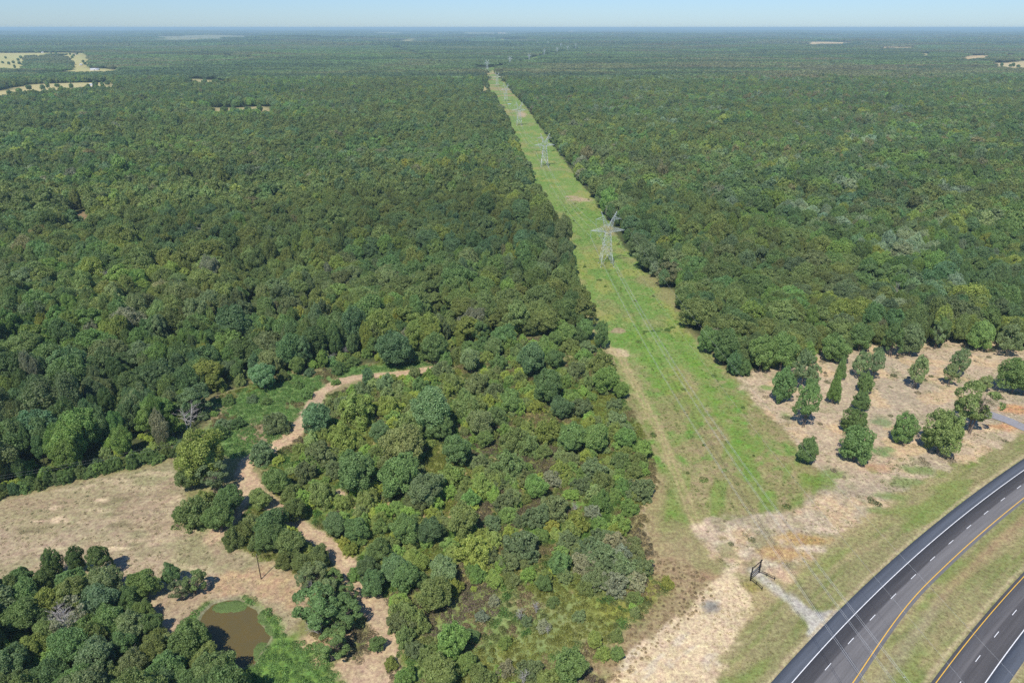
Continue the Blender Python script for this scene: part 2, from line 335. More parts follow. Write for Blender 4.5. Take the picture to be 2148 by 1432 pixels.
for (cx, cy, rx, ry) in [(112, 1065, 3.4, 1.2), (122, 1090, 4, 2), (150, 1102, 1, .6), (228, 1072, .6, .6), (277, 1071, .5, .4), (460, 1130, 1.6, 1.2), (235, 1150, 5, 1.2), (215, 1048, 3, 1.2), (80, 1092, 3, .6)]:
    a, b_ = P(cx, cy); m = 1 - sm(0.6, 1.1, np.hypot((X - a) / rx, (Y - b_) / ry) + (n4 - .5) * 0.9)
    col = blend(col, m * 0.8, C(0.56, 0.43, 0.30))
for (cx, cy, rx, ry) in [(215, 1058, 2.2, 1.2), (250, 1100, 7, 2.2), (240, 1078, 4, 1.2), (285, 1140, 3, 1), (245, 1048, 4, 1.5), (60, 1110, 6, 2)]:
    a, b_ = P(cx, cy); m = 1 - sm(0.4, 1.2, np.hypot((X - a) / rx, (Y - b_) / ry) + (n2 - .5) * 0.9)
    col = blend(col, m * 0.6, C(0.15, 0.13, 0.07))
_pd = np.full(X.shape, 1e9); _pd[near] = sdf(POND, X[near], Y[near])
mud = np.exp(-((_pd + (n2 - .5)) / 1.0) ** 2) * near; MUD = mud
# trails
dirt = mixc(C(0.47, 0.325, 0.215), C(0.39, 0.29, 0.205), n1 * 1.8 - 0.4)
dirt = blend(dirt, sm(0.55, 0.7, n2) * 0.5, C(0.54, 0.40, 0.27))
dirt = blend(dirt, sm(0.62, 0.76, n5) * 0.5, C(0.25, 0.21, 0.12))
col = blend(col, m_linew(TRAIL, TRAIL_W, 0.7, 1.4), dirt)
col = blend(col, m_line(TRAIL_B, 2.0, 1.4, 2.6) * sm(.42, .6, n5), dirt); col = blend(col, m_line(SPUR, 3.0, 1.0, 1.5), dirt); col = blend(col, m_line(SPUR2, 1.4, 0.8, 1.0), dirt)
for (cx, cy, r_) in [(700, 1330, 7), (648, 1345, 3.5), (672, 1385, 3), (345, 1318, 5), (800, 1420, 6), (730, 1400, 6), (1030, 735, 4)]:
    a, b_ = P(cx, cy); col = blend(col, (1 - sm(r_ * 0.5, r_, np.hypot(X - a, (Y - b_) * 1.2) + (n2 - .5) * r_)) * 0.85, dirt)
col = blend(col, MUD * .8, C(0.22, 0.18, 0.14))
# cleared power line strip (reaches far)
zone = (Y > 0) & (Y < 3300) & (np.abs(X) < 420)
g = mixc(C(0.140, 0.228, 0.054), C(0.182, 0.252, 0.070), n5 * 2 - 0.5)
g = blend(g, sm(0.55, 0.66, fbm(X + 400, Y * 0.7, 16, 4)) * 0.75, C(0.25, 0.262, 0.075))
g = blend(g, sm(0.62, 0.70, fbm(X - 77, Y, 7, 3)) * 0.55, C(0.115, 0.225, 0.035))
g = blend(g, sm(0.58, 0.72, fbm(X, Y + 500, 22, 5)) * 0.38, C(0.30, 0.225, 0.13))
sx = np.interp(Y, STRIP_R[::-1, 1], STRIP_R[::-1, 0])      # right edge of the strip
redge = sm(14, 2, sx - X) * sm(330, 380, Y) * sm(620, 520, Y)
g = blend(g, redge * (0.15 + 0.5 * n1) * sm(.42, .6, n5), C(0.30, 0.225, 0.13))
g = blend(g, sm(1100, 1500, Y) * sm(0.5, 0.62, fbm(X, Y, 40, 3)) * 0.8, C(0.30, 0.24, 0.12))
low = sm(300, 235, Y)
g = blend(g, low * sm(0.34, 0.52, n5 * 0.5 + n2 * 0.5) * 0.8, C(0.255, 0.205, 0.105))
g = blend(g, sm(330, 260, Y) * sm(.52, .66, fbm(X + 12, Y - 60, 6, 5)) * .7, C(0.30, 0.235, 0.135))
g = blend(g, sm(0.62, 0.70, fbm(X + 3, Y * .8, 2.0, 3)) * .35, C(0.33, 0.31, 0.14))
g = blend(g, low * sm(0.5, 0.62, fbm(X * 0.8 - Y * 0.3 + 40, Y * 0.3, 5, 3)) * 0.5, C(0.12, 0.23, 0.03))
col = blend(col, m_sdf(STRIP, 1.5, 3, zone), g)
band = PP([(1450, 1020), (1380, 900), (1330, 780), (1350, 760), (1450, 760), (1490, 830), (1440, 900), (1520, 1000), (1560, 1060), (1535, 1060)])
col = blend(col, m_line(PP([(1440, 740), (1480, 800), (1500, 850), (1540, 920), (1570, 990), (1600, 1040)]), 3, 3, 4) * 0.6, C(0.12, 0.24, 0.03))
col = blend(col, m_line(PP([(1330, 700), (1370, 760), (1400, 810)]), 5, 4, 5) * 0.6, C(0.12, 0.235, 0.03))
for (cx, cy, rx, ry, c_) in [(1218, 419, 11, 9, (0.42, 0.31, 0.22)), (1200, 413, 8, 5, (0.36, 0.27, 0.19)), (1296, 693, 4, 4, (0.34, 0.25, 0.17)), (1294, 737, 6, 5, (0.52, 0.39, 0.27)), (1310, 745, 3, 2, (0.52, 0.39, 0.27)),
                             (1095, 240, 9, 45, (0.42, 0.31, 0.22)), (1034, 152, 4, 30, (0.5, 0.38, 0.25)), (1024, 155, 14, 60, (0.33, 0.27, 0.11)), (1400, 620, 8, 16, (0.235, 0.225, 0.10)), (1360, 590, 9, 14, (0.24, 0.22, 0.10))]:
    a, b_ = P(cx, cy); m = 1 - sm(0.5, 1.2, np.hypot((X - a) / rx, (Y - b_) / ry) + (n2 - .5) * 0.9)
    col = blend(col, m * 0.85, C(*c_))
tr_d = np.full(X.shape, 1e9); tr_d[near] = pdist(TRACK, X[near], Y[near])
tm_ = np.maximum(1 - sm(0.25, 0.9, np.abs(tr_d - 1.1) + (n4 - .5) * 0.5), 0.45 * (1 - sm(1.5, 3.5, tr_d + (n2 - .5) * 3)))
col = blend(col, tm_ * 0.85, mixc(C(0.42, 0.32, 0.19), C(0.30, 0.26, 0.12), n2))
e2 = np.full(X.shape, 1e9); e2[near] = pdist(EDGE2, X[near], Y[near])
col = blend(col, (1 - sm(2, 7, e2 + (n2 - .5) * 5)) * 0.75, C(0.30, 0.23, 0.13)); col = blend(col, (1 - sm(0.2, 0.6, e2)) * 0.5, C(0.42, 0.33, 0.22))
# roadside verge and median, mown in lines that follow the road
off = np.full(X.shape, -1e9); rsel = (np.abs(X) < 700) & (Y < 500) & (Y > -400); off[rsel] = road_offset(X[rsel], Y[rsel])
along = Y * 1.3
mow = fbm(off * 1.3, along / 9, 2.4, 4)
v_ = mixc(C(0.19, 0.205, 0.075), C(0.255, 0.228, 0.115), sm(0.34, 0.62, mow) )
v_ = blend(v_, sm(0.56, 0.72, fbm(off, along / 3, 7, 4)) * 0.5, C(0.34, 0.27, 0.15))
v_ = blend(v_, sm(0.56, 0.7, fbm(off + 90, along / 2, 9, 4)) * 0.6, C(0.15, 0.215, 0.045))
dline = np.exp(-((off + 23 + 3 * (n3 - .5)) / 3.2) ** 2)
v_ = blend(v_, dline * 0.7, C(0.40, 0.30, 0.175))
vm = sm(-36, -33, off + (n2 - .5) * 5) * (1 - sm(0, 1, np.abs(off) - 400)); vm[~rsel] = 0
vm = np.where(Y > 330, 0, vm)
col = blend(col, vm, v_)
# right clearing
c_r = mixc(C(0.44, 0.335, 0.24), C(0.36, 0.29, 0.215), n5 * 3 - 1)
c_r = blend(c_r, sm(0.56, 0.68, fbm(X - 40, Y, 12, 4)) * 0.65, C(0.52, 0.365, 0.22))
c_r = blend(c_r, sm(0.58, 0.70, fbm(X + 140, Y, 5, 4)) * 0.35, C(0.20, 0.215, 0.10))
c_r = blend(c_r, sm(0.60, 0.74, fbm(X + 9, Y + 9, 2.2, 3)) * 0.3, C(0.28, 0.22, 0.16))
c_r = blend(c_r, sm(190, 165, Y) * sm(0.54, 0.60, fbm(X, Y, 2.4, 5)) * 0.6, C(0.58, 0.48, 0.36))
c_r = blend(c_r, sm(0.60, 0.66, fbm(X + 4, Y + 8, 1.7, 4)) * 0.4, C(0.60, 0.47, 0.34))
c_r = blend(c_r, sm(190, 165, Y) * sm(0.50, 0.58, fbm(X + 77, Y, 5.0, 5)) * 0.7, C(0.23, 0.205, 0.10))
col = blend(col, m_sdf(CLEAR_R, 1.5, 3.5), c_r)
for (cx, cy, rx, ry, c_) in [(1850, 950, 3.5, 3, (.13, .21, .07)), (1857, 945, 5, 3, (.13, .21, .07)), (1852, 885, 5, 4, (.15, .22, .09)), (1715, 1010, 9, 5, (.14, .21, .04)), (1745, 995, 6, 4, (.14, .21, .05)), (1610, 815, 4, 3, (.13, .23, .05)),
                             (1870, 1040, 6, 2.5, (.15, .22, .06)), (1900, 1010, 7, 3, (.15, .22, .06)), (1930, 985, 7, 3, (.15, .22, .06)), (1835, 1070, 4, 2, (.15, .2, .05)), (1650, 870, 3, 3, (.16, .22, .07)), (1830, 985, 2, 2, (.14, .2, .06)),
                             (2125, 858, 8, 4, (.50, .24, .11)), (2100, 895, 8, 3, (.50, .25, .12)), (2060, 900, 7, 3, (.55, .40, .26)), (1680, 1130, 9, 3, (.42, .26, .10)), (1650, 1160, 8, 4, (.42, .26, .11)), (1845, 980, 6, 3, (.40, .24, .15)),
                             (1475, 1112, 5, 4, (.56, .42, .31)), (1740, 1110, 6, 1.5, (.60, .47, .34)), (1700, 1150, 5, 1.5, (.58, .47, .36)), (1640, 1205, 7, 3, (.55, .38, .26)), (1500, 1210, 5, 2, (.32, .20, .13)), (1560, 1230, 6, 3, (.28, .22, .07)),
                             (1460, 1205, 6, 3, (.30, .18, .12)), (1510, 1240, 4, 2, (.42, .30, .16))]:
    a, b_ = P(cx, cy); m = 1 - sm(0.4, 1.25, np.hypot((X - a) / rx, (Y - b_) / ry) + (n2 - .5) * 1.3)
    col = blend(col, m * 0.75, C(*c_))
wb = m_line(WEEDS_BR, 5.0, 3, 4); col = blend(col, wb * 0.9, mixc(C(0.27, 0.19, 0.115), C(0.31, 0.24, 0.14), n2))
s_ = mixc(C(0.60, 0.455, 0.29), C(0.52, 0.415, 0.30), n5 * 2.4 - 0.8)
s_ = blend(s_, sm(0.62, 0.75, fbm(X, Y, 2.0, 3)) * 0.35, C(0.36, 0.27, 0.17))
s_ = blend(s_, sm(0.60, 0.7, fbm(X - Y, (Y + X) * 0.35, 4.0, 3)) * 0.5, C(0.52, 0.45, 0.38))
col = blend(col, m_sdf(SAND, 1.2, 2.6), s_)
a, b_ = P(1492, 1272); m = 1 - sm(0.5, 1.15, np.hypot((X - a) / 2.6, (Y - b_) / 3.2) + (n2 - .5) * 1.1); col = blend(col, m * 0.85, C(0.17, 0.165, 0.165))
gr = C(0.44, 0.41, 0.37)
col = blend(col, m_line(DRIVE, 2.0, 1.0, 1.4) * (0.45 + 0.5 * n2), gr); col = blend(col, m_sdf(DRIVE_P, 0.5, 0.9), mixc(gr, C(0.37, 0.34, 0.31), n2))
# dry fringe and soil rim beside the paving
rim = np.exp(-((off + 7.6 + (n2 - .5)) / 0.5) ** 2) + np.exp(-((off - 17.9 - (n2 - .5)) / 0.55) ** 2) + np.exp(-((off - 31.2) / 0.6) ** 2)
col = blend(col, np.clip(rim, 0, 1) * 0.75 * (Y < 330), C(0.45, 0.36, 0.23))
rim2 = np.exp(-((off - 8.6 - 2.2 * sm(150, 118, Y)) / 1.6) ** 2)
col = blend(col, rim2 * 0.7 * (Y < 330) * rsel, mixc(C(0.32, 0.22, 0.135), C(0.31, 0.26, 0.17), sm(150, 135, Y)))
# far farm fields
fz = (Y > 500)
for k, pl in enumerate(FARM):
    lo = pl.min(0) - 60; hi = pl.max(0) + 60; sel = (X > lo[0]) & (X < hi[0]) & (Y > lo[1]) & (Y < hi[1])
    if not sel.any(): continue
    out = np.zeros(X.shape); out[sel] = 1 - sm(-8, 8, sdf(pl, X[sel], Y[sel]))
    cc = [C(0.39, 0.39, 0.17), C(0.40, 0.38, 0.19), C(0.43, 0.39, 0.22), C(0.34, 0.34, 0.16)][k % 4]
    if k in (4, 8, 9): cc = C(0.24, 0.26, 0.14)
    if k == 2: cc = C(0.32, 0.31, 0.15)
    if k >= 14 and k < 18: cc = C(0.48, 0.39, 0.22)
    if k == 20: cc = C(0.25, 0.20, 0.12)
    if k == 3: cc = C(0.30, 0.29, 0.15)
    out *= 1.0; col = blend(col, out, mixc(cc, cc * np.array([1.15, 0.95, 0.95]), fbm(X, Y, 180, 3)))
cut = np.zeros(X.shape); sel = (Y > 2500) & (Y < 6500) & (np.abs(X) < 1500); cut[sel] = 1 - sm(28, 36, pdist(CUT2, X[sel], Y[sel])); col = blend(col, cut, C(0.14, 0.2, 0.05))

Z = terrain(X, Y) + np.where(near, (n1 - 0.5) * 0.25, 0)
psd = sdf(POND, X[near], Y[near]); Z[near] = Z[near] - 1.1 * (1 - sm(-2.5, 1.6, psd))
onroad = sm(-10, -8, off) * (1 - sm(33, 36, off)) * rsel; Z = Z * (1 - onroad)
ny, nx = gx.shape; ii = np.arange(ny * nx).reshape(ny, nx)
quads = np.stack([ii[:-1, :-1], ii[:-1, 1:], ii[1:, 1:], ii[1:, :-1]], -1).reshape(-1, 4)
gme = mesh_np('ground', np.stack([X, Y, Z], 1), quads, smooth=True)
ca = gme.attributes.new('soil', 'FLOAT_COLOR', 'POINT'); rgba = np.ones((len(X), 4), np.float32); rgba[:, :3] = np.clip(col * np.array([1.03, 1.03, 0.92]), 0.01, 0.8); ca.data.foreach_set('color', rgba.ravel())
M_GROUND, nt, b = newmat('ground')
b.inputs['Roughness'].default_value = 0.95; b.inputs['Specular IOR Level'].default_value = 0.1
at = nt.nodes.new('ShaderNodeAttribute'); at.attribute_name = 'soil'
tc = nt.nodes.new('ShaderNodeTexCoord')
def noise(scale, det=3, rough=0.6, dist=0.0):
    n = nt.nodes.new('ShaderNodeTexNoise'); n.inputs['Scale'].default_value = scale; n.inputs['Detail'].default_value = det; n.inputs['Roughness'].default_value = rough; n.inputs['Distortion'].default_value = dist
    nt.links.new(tc.outputs['Object'], n.inputs['Vector']); return n
def mrange(src, a, b_, c, d):
    m = nt.nodes.new('ShaderNodeMapRange'); m.inputs[1].default_value = a; m.inputs[2].default_value = b_; m.inputs[3].default_value = c; m.inputs[4].default_value = d
    nt.links.new(src, m.inputs[0]); return m
na = noise(0.9, 6, 0.75); nb = noise(0.17, 4, 0.6, 1.0)
ma = mrange(na.outputs['Fac'], 0.32, 0.68, 0.58, 1.42); nf = noise(3.1, 3, 0.7); mf = mrange(nf.outputs['Fac'], 0.3, 0.7, 0.80, 1.20); mb = mrange(nb.outputs['Fac'], 0.3, 0.7, 0.86, 1.13)
mm = nt.nodes.new('ShaderNodeMath'); mm.operation = 'MULTIPLY'; nt.links.new(ma.outputs[0], mm.inputs[0]); nt.links.new(mb.outputs[0], mm.inputs[1])
vs = nt.nodes.new('ShaderNodeVectorMath'); vs.operation = 'SCALE'; m4 = nt.nodes.new('ShaderNodeMath'); m4.operation = 'MULTIPLY'; nt.links.new(mm.outputs[0], m4.inputs[0]); nt.links.new(mf.outputs[0], m4.inputs[1])
nt.links.new(at.outputs['Vector'], vs.inputs[0]); nt.links.new(m4.outputs[0], vs.inputs['Scale'])
nc = noise(0.45, 5, 0.7); hs = nt.nodes.new('ShaderNodeHueSaturation'); mh = mrange(nc.outputs['Fac'], 0.3, 0.7, 0.475, 0.525)
nt.links.new(vs.outputs[0], hs.inputs['Color']); nt.links.new(mh.outputs[0], hs.inputs['Hue']); nt.links.new(hs.outputs[0], b.inputs['Base Color'])
bp = nt.nodes.new('ShaderNodeBump'); bp.inputs['Strength'].default_value = 0.5; bp.inputs['Distance'].default_value = 0.35
nt.links.new(na.outputs['Fac'], bp.inputs['Height']); nt.links.new(bp.outputs[0], b.inputs['Normal'])
go = ob('ground', gme, M_GROUND); go['kind'] = 'structure'
print('ground', len(X), time.time() - T0)

# ------------------------------------------------------------------ roads
def ribbon(name, o0, o1, z, ya=-60, yb=420, step=2.0, f0=None, f1=None, thick=0.0):
    ys = np.arange(ya, yb + 1e-6, step); n = len(ys)
    a = o0 if f0 is None else f0(ys); b_ = o1 if f1 is None else f1(ys)
    xa, yaa = road_pt(ys, np.zeros(n) + a); xb, ybb = road_pt(ys, np.zeros(n) + b_)
    v = np.vstack([np.stack([xa, yaa, np.full(n, z)], 1), np.stack([xb, ybb, np.full(n, z)], 1)])
    q = [[i, n + i, n + i + 1, i + 1] for i in range(n - 1)]
    if thick:
        v = np.vstack([v, v[:n] - [0, 0, thick], v[n:] - [0, 0, thick]])
        q += [[2 * n + i, i, i + 1, 2 * n + i + 1] for i in range(n - 1)] + [[n + i, 3 * n + i, 3 * n + i + 1, n + i + 1] for i in range(n - 1)]
    return mesh_np(name, v, q)
def asphalt(name, base, kind):
    m, nt, b = newmat(name); b.inputs['Roughness'].default_value = 0.85; b.inputs['Specular IOR Level'].default_value = 0.3
    tc = nt.nodes.new('ShaderNodeTexCoord')
    at = nt.nodes.new('ShaderNodeAttribute'); at.attribute_name = 'lat'       # distance across the lane in metres
    sp = nt.nodes.new('ShaderNodeSeparateXYZ'); nt.links.new(at.outputs['Vector'], sp.inputs[0])
    cb = nt.nodes.new('ShaderNodeCombineXYZ'); nt.links.new(sp.outputs[0], cb.inputs[0])
    ml = nt.nodes.new('ShaderNodeMath'); ml.operation = 'MULTIPLY'; ml.inputs[1].default_value = 0.035; nt.links.new(sp.outputs[1], ml.inputs[0]); nt.links.new(ml.outputs[0], cb.inputs[1])
    n = nt.nodes.new('ShaderNodeTexNoise'); n.inputs['Scale'].default_value = 1.1; n.inputs['Detail'].default_value = 5; n.inputs['Roughness'].default_value = 0.65; nt.links.new(cb.outputs[0], n.inputs['Vector'])
    n2_ = nt.nodes.new('ShaderNodeTexNoise'); n2_.inputs['Scale'].default_value = 3.5; n2_.inputs['Detail'].default_value = 4; nt.links.new(tc.outputs['Object'], n2_.inputs['Vector'])
    m1 = nt.nodes.new('ShaderNodeMapRange'); m1.inputs[1].default_value = 0.3; m1.inputs[2].default_value = 0.7; m1.inputs[3].default_value = 0.80; m1.inputs[4].default_value = 1.20; nt.links.new(n.outputs['Fac'], m1.inputs[0])
    m2 = nt.nodes.new('ShaderNodeMapRange'); m2.inputs[1].default_value = 0.3; m2.inputs[2].default_value = 0.7; m2.inputs[3].default_value = 0.9; m2.inputs[4].default_value = 1.1; nt.links.new(n2_.outputs['Fac'], m2.inputs[0])
    mm = nt.nodes.new('ShaderNodeMath'); mm.operation = 'MULTIPLY'; nt.links.new(m1.outputs[0], mm.inputs[0]); nt.links.new(m2.outputs[0], mm.inputs[1])
    if kind == 'lane':
        # older, greyer inner lane: mix by the lateral coordinate
        cr = nt.nodes.new('ShaderNodeMapRange'); cr.inputs[1].default_value = -0.15; cr.inputs[2].default_value = 0.15; cr.inputs[3].default_value = 0; cr.inputs[4].default_value = 1; nt.links.new(sp.outputs[0], cr.inputs[0])
        mc = nt.nodes.new('ShaderNodeMix'); mc.data_type = 'RGBA'; mc.inputs[6].default_value = (*base[0], 1); mc.inputs[7].default_value = (*base[1], 1); nt.links.new(cr.outputs[0], mc.inputs[0])
        src = mc.outputs[2]
        v = nt.nodes.new('ShaderNodeVectorMath'); v.operation = 'SCALE'; nt.links.new(src, v.inputs[0])
    else:
        v = nt.nodes.new('ShaderNodeVectorMath'); v.operation = 'SCALE'; v.inputs[0].default_value = base
    nt.links.new(mm.outputs[0], v.inputs['Scale']); nt.links.new(v.outputs[0], b.inputs['Base Color'])
    return m
def lat_attr(me, c0=0.0):
    co = np.empty(len(me.vertices) * 3, np.float32); me.vertices.foreach_get('co', co); co = co.reshape(-1, 3)
    a = me.attributes.new('lat', 'FLOAT_VECTOR', 'POINT'); o = road_offset(co[:, 0], co[:, 1]) - c0
    a.data.foreach_set('vector', np.stack([o, co[:, 1] * 1.4, 0 * o], 1).astype(np.float32).ravel()); return me
def widen(y): return 3.66 + 2.9 * sm(152, 112, y)
A1 = asphalt('asphalt_first', ((0.086, 0.081, 0.080), (0.155, 0.147, 0.142)), 'lane')
A2 = asphalt('asphalt_second', ((0.130, 0.122, 0.118), (0.082, 0.077, 0.076)), 'lane')
AS = asphalt('asphalt_shoulder', (0.088, 0.098, 0.115), 'x')
def S(o): o['kind'] = 'structure'; return o
S(ob('road', lat_attr(ribbon('road', -3.75, 0, 0.060, f1=lambda y: widen(y) + 0.95, thick=0.25)), A1))
S(ob('road_shoulder', lat_attr(ribbon('road_shoulder', -7.05, -3.75, 0.056, thick=0.2)), AS))
S(ob('road', lat_attr(ribbon('road_second', 18.5, 27.15, 0.060, thick=0.25), 23.0), A2))
S(ob('road_shoulder', lat_attr(ribbon('road_shoulder_second', 27.15, 30.6, 0.056, thick=0.2)), AS))
def marking(name, me, mat): return S(ob(name, me, mat))
marking('road_edge_line', ribbon('edge_line', -3.71, -3.51, 0.064), M_WHITEPAINT)
marking('road_edge_line', ribbon('edge_line_b', 26.83, 27.03, 0.064), M_WHITEPAINT)
marking('road_yellow_line', ribbon('yellow_line', 0, 0, 0.064, f0=lambda y: widen(y) - 0.10, f1=lambda y: widen(y) + 0.11), M_YELLOW)
marking('road_yellow_line', ribbon('yellow_line_b', 19.2, 19.38, 0.064), M_YELLOW)
def dashes(off_, y_first, name):
    # 3.05 m dashes at 12.19 m pitch measured along the curve
    ys = np.arange(-60, 330, 0.05); xs, yy = road_pt(ys, np.zeros(len(ys)) + off_)
    s = np.concatenate([[0], np.cumsum(np.hypot(np.diff(xs), np.diff(yy)))])
    s0 = np.interp(y_first, yy, s) % 12.19; V = []; Q = []; n = 0
    for c in np.arange(s0, s[-1], 12.19):
        for side in (0,):
            ya = np.interp(c - 1.55, s, ys); yb = np.interp(c + 1.55, s, ys)
            a0 = road_pt(np.array([ya, yb]), np.array([off_ - .075] * 2)); a1 = road_pt(np.array([ya, yb]), np.array([off_ + .075] * 2))
            V += [(a0[0][0], a0[1][0], .064), (a1[0][0], a1[1][0], .064), (a1[0][1], a1[1][1], .064), (a0[0][1], a0[1][1], .064)]; Q.append([n, n + 1, n + 2, n + 3]); n += 4
    return mesh_np(name, V, Q)
marking('road_lane_dashes', dashes(0.0, 151.9, 'lane_dashes'), M_WHITEPAINT)
marking('road_lane_dashes', dashes(23.04, 131.1, 'lane_dashes_b'), M_WHITEPAINT)
SR = PP([(2066, 866), (2085, 872), (2112, 881), (2150, 898), (2200, 915), (2300, 935), (2500, 960)]); n = len(SR)
d_ = np.gradient(SR, axis=0); nn = np.stack([-d_[:, 1], d_[:, 0]], 1) / np.linalg.norm(d_, axis=1)[:, None]
v = np.vstack([np.c_[SR + nn * 2.9, np.full(n, 0.16)], np.c_[SR - nn * 2.9, np.full(n, 0.16)]]); q = [[i, n + i, n + i + 1, i + 1] for i in range(n - 1)]
M_SIDE = simple('worn_side_asphalt', (0.27, 0.26, 0.26), 0.9, 0, 0.12, 0.8)
S(ob('side_road', mesh_np('side_road', v, q), M_SIDE))

# ------------------------------------------------------------------ pond
M_POND, nt, b = newmat('pond_water'); b.inputs['Roughness'].default_value = 0.12; b.inputs['IOR'].default_value = 1.33
tc = nt.nodes.new('ShaderNodeTexCoord'); n_ = nt.nodes.new('ShaderNodeTexNoise'); n_.inputs['Scale'].default_value = 0.22; n_.inputs['Detail'].default_value = 3; nt.links.new(tc.outputs['Object'], n_.inputs['Vector'])
cr = nt.nodes.new('ShaderNodeValToRGB'); cr.color_ramp.elements[0].position = 0.4; cr.color_ramp.elements[0].color = (0.115, 0.092, 0.036, 1); cr.color_ramp.elements[1].position = 0.7; cr.color_ramp.elements[1].color = (0.130, 0.095, 0.030, 1)
nt.links.new(n_.outputs['Fac'], cr.inputs[0]); nt.links.new(cr.outputs[0], b.inputs['Base Color'])
c_ = POND.mean(0); pv = [(c_[0], c_[1], -0.45)] + [(c_[0] + (x - c_[0]) * 1.12, c_[1] + (y - c_[1]) * 1.12, -0.45) for x, y in POND]
S(ob('pond_water', mesh_np('pond_water', pv, None, [[0, 1 + i, 1 + (i + 1) % len(POND)] for i in range(len(POND))]), M_POND))

# ------------------------------------------------------------------ plant prototypes (meshes)
def leaf_quads(c, nrm, size, r, aspect=0.75, tilt=0.55):
    n = len(c); d = nrm + r.normal(0, tilt, (n, 3)); d /= np.linalg.norm(d, axis=1)[:, None]
    a = np.cross(d, r.normal(0, 1, (n, 3))); a /= np.linalg.norm(a, axis=1)[:, None]; b_ = np.cross(d, a)
    s = (size * r.uniform(0.65, 1.35, n))[:, None] * 0.5; a *= s; b_ *= s * aspect
    v = np.stack([c - a - b_, c + a - b_ * 0.8, c + a * 0.9 + b_, c - a * 0.7 + b_ * 1.1], 1).reshape(-1, 3)
    return v, np.arange(4 * n).reshape(n, 4)
def crown_mesh(name, r, R_=5.0, z0=2.4, z1=12.0, lobes=46, nleaf=7000, leaf=0.42, shape='round', lobe_r=(0.24, 0.40), gap=0.0, core=0.12, tilt=0.75, irr=0.13, vr=1.0):
    zc = (z0 + z1) / 2; hz = (z1 - z0) / 2
    L = []
    tries = 0
    while len(L) < lobes and tries < 9000:
        tries += 1
        u = r.uniform(-0.75, 1.0); th = r.uniform(0, 2 * math.pi)
        if shape == 'cone':
            pr = (1 - (u + 0.75) / 1.78) ** 0.8 * 0.95
        elif shape == 'oval':
            pr = math.sqrt(max(0, 1 - abs(u) ** 2.2)) * (1.0 - 0.18 * u)
        elif shape == 'shrub':
            pr = math.sqrt(max(0, 1 - max(u, 0) ** 2)); u = u * 0.9 if u > 0 else u
        elif shape == 'open':
            pr = math.sqrt(max(0, 1 - (u * 0.95) ** 2)) * (0.85 + 0.3 * (u + 0.4))
        else:
            pr = math.sqrt(max(0, 1 - u * u)) * (1.0 if u > -0.2 else 0.95)
        lr = r.uniform(*lobe_r) * (1.0 if shape != 'cone' else 0.75)
        k = r.uniform(0.62, 0.95) * (1 - lr * 0.55) if r.random() < 0.85 else r.uniform(0.2, 0.6)
        c = np.array([math.cos(th) * pr * k, math.sin(th) * pr * k, u * (1 - lr * 0.5)])
        if all(np.linalg.norm(c - q[0]) > 0.62 * min(lr, q[1]) for q in L): L.append((c, lr))
    cs = np.array([q[0] for q in L]); rs = np.array([q[1] for q in L])
    w_ = rs ** 2; pick = r.choice(len(L), nleaf, p=w_ / w_.sum())
    d = r.normal(0, 1, (nleaf, 3)); d[:, 2] += 0.25; d /= np.linalg.norm(d, axis=1)[:, None]
    outward = cs[pick] / (np.linalg.norm(cs[pick], axis=1)[:, None] + 1e-6)
    flip = (d * outward).sum(1) < -0.35; d[flip] *= -1
    rad = rs[pick] * r.uniform(0.80, 1.16, nleaf)
    p = cs[pick] + d * rad[:, None]
    lobe_v = r.uniform(0.86, 1.16, len(L))[pick]
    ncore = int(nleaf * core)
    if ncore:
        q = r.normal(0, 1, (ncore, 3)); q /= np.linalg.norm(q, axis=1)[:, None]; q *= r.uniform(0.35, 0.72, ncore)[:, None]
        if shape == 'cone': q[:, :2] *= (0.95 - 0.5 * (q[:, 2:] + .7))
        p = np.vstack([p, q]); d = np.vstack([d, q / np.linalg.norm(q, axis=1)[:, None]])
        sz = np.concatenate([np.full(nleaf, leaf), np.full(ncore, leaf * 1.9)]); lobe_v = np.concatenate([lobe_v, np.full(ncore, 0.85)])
    else: sz = np.full(nleaf, leaf)
    # uneven outline: broad swells and hollows of the crown
    ph = r.uniform(0, 6.28, 8); q_ = p / (np.linalg.norm(p, axis=1)[:, None] + 1e-6); az = np.arctan2(q_[:, 1], q_[:, 0])
    f_ = 1 + irr * (0.5 * np.sin(2 * az + ph[0]) + 0.45 * np.sin(3 * az + ph[1] + 2 * q_[:, 2]) + 0.35 * np.sin(5 * az + ph[2] - 3 * q_[:, 2]) + 0.35 * np.sin(5 * q_[:, 2] + ph[3] + az))
    p = p * f_[:, None]
    p = p * [R_, R_, hz] + [0, 0, zc]
    nv = d / [R_, R_, hz]; nv /= np.linalg.norm(nv, axis=1)[:, None]
    keep = p[:, 2] > 0.05; p, nv, sz, lobe_v = p[keep], nv[keep], sz[keep], lobe_v[keep]
    v, q = leaf_quads(p, nv, sz, r, tilt=tilt)
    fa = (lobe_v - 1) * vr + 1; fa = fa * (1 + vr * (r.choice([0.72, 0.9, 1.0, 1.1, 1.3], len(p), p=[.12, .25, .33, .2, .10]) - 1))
    me = mesh_np(name, v, q, fattr=fa); me.materials.append(M_LEAF); return me
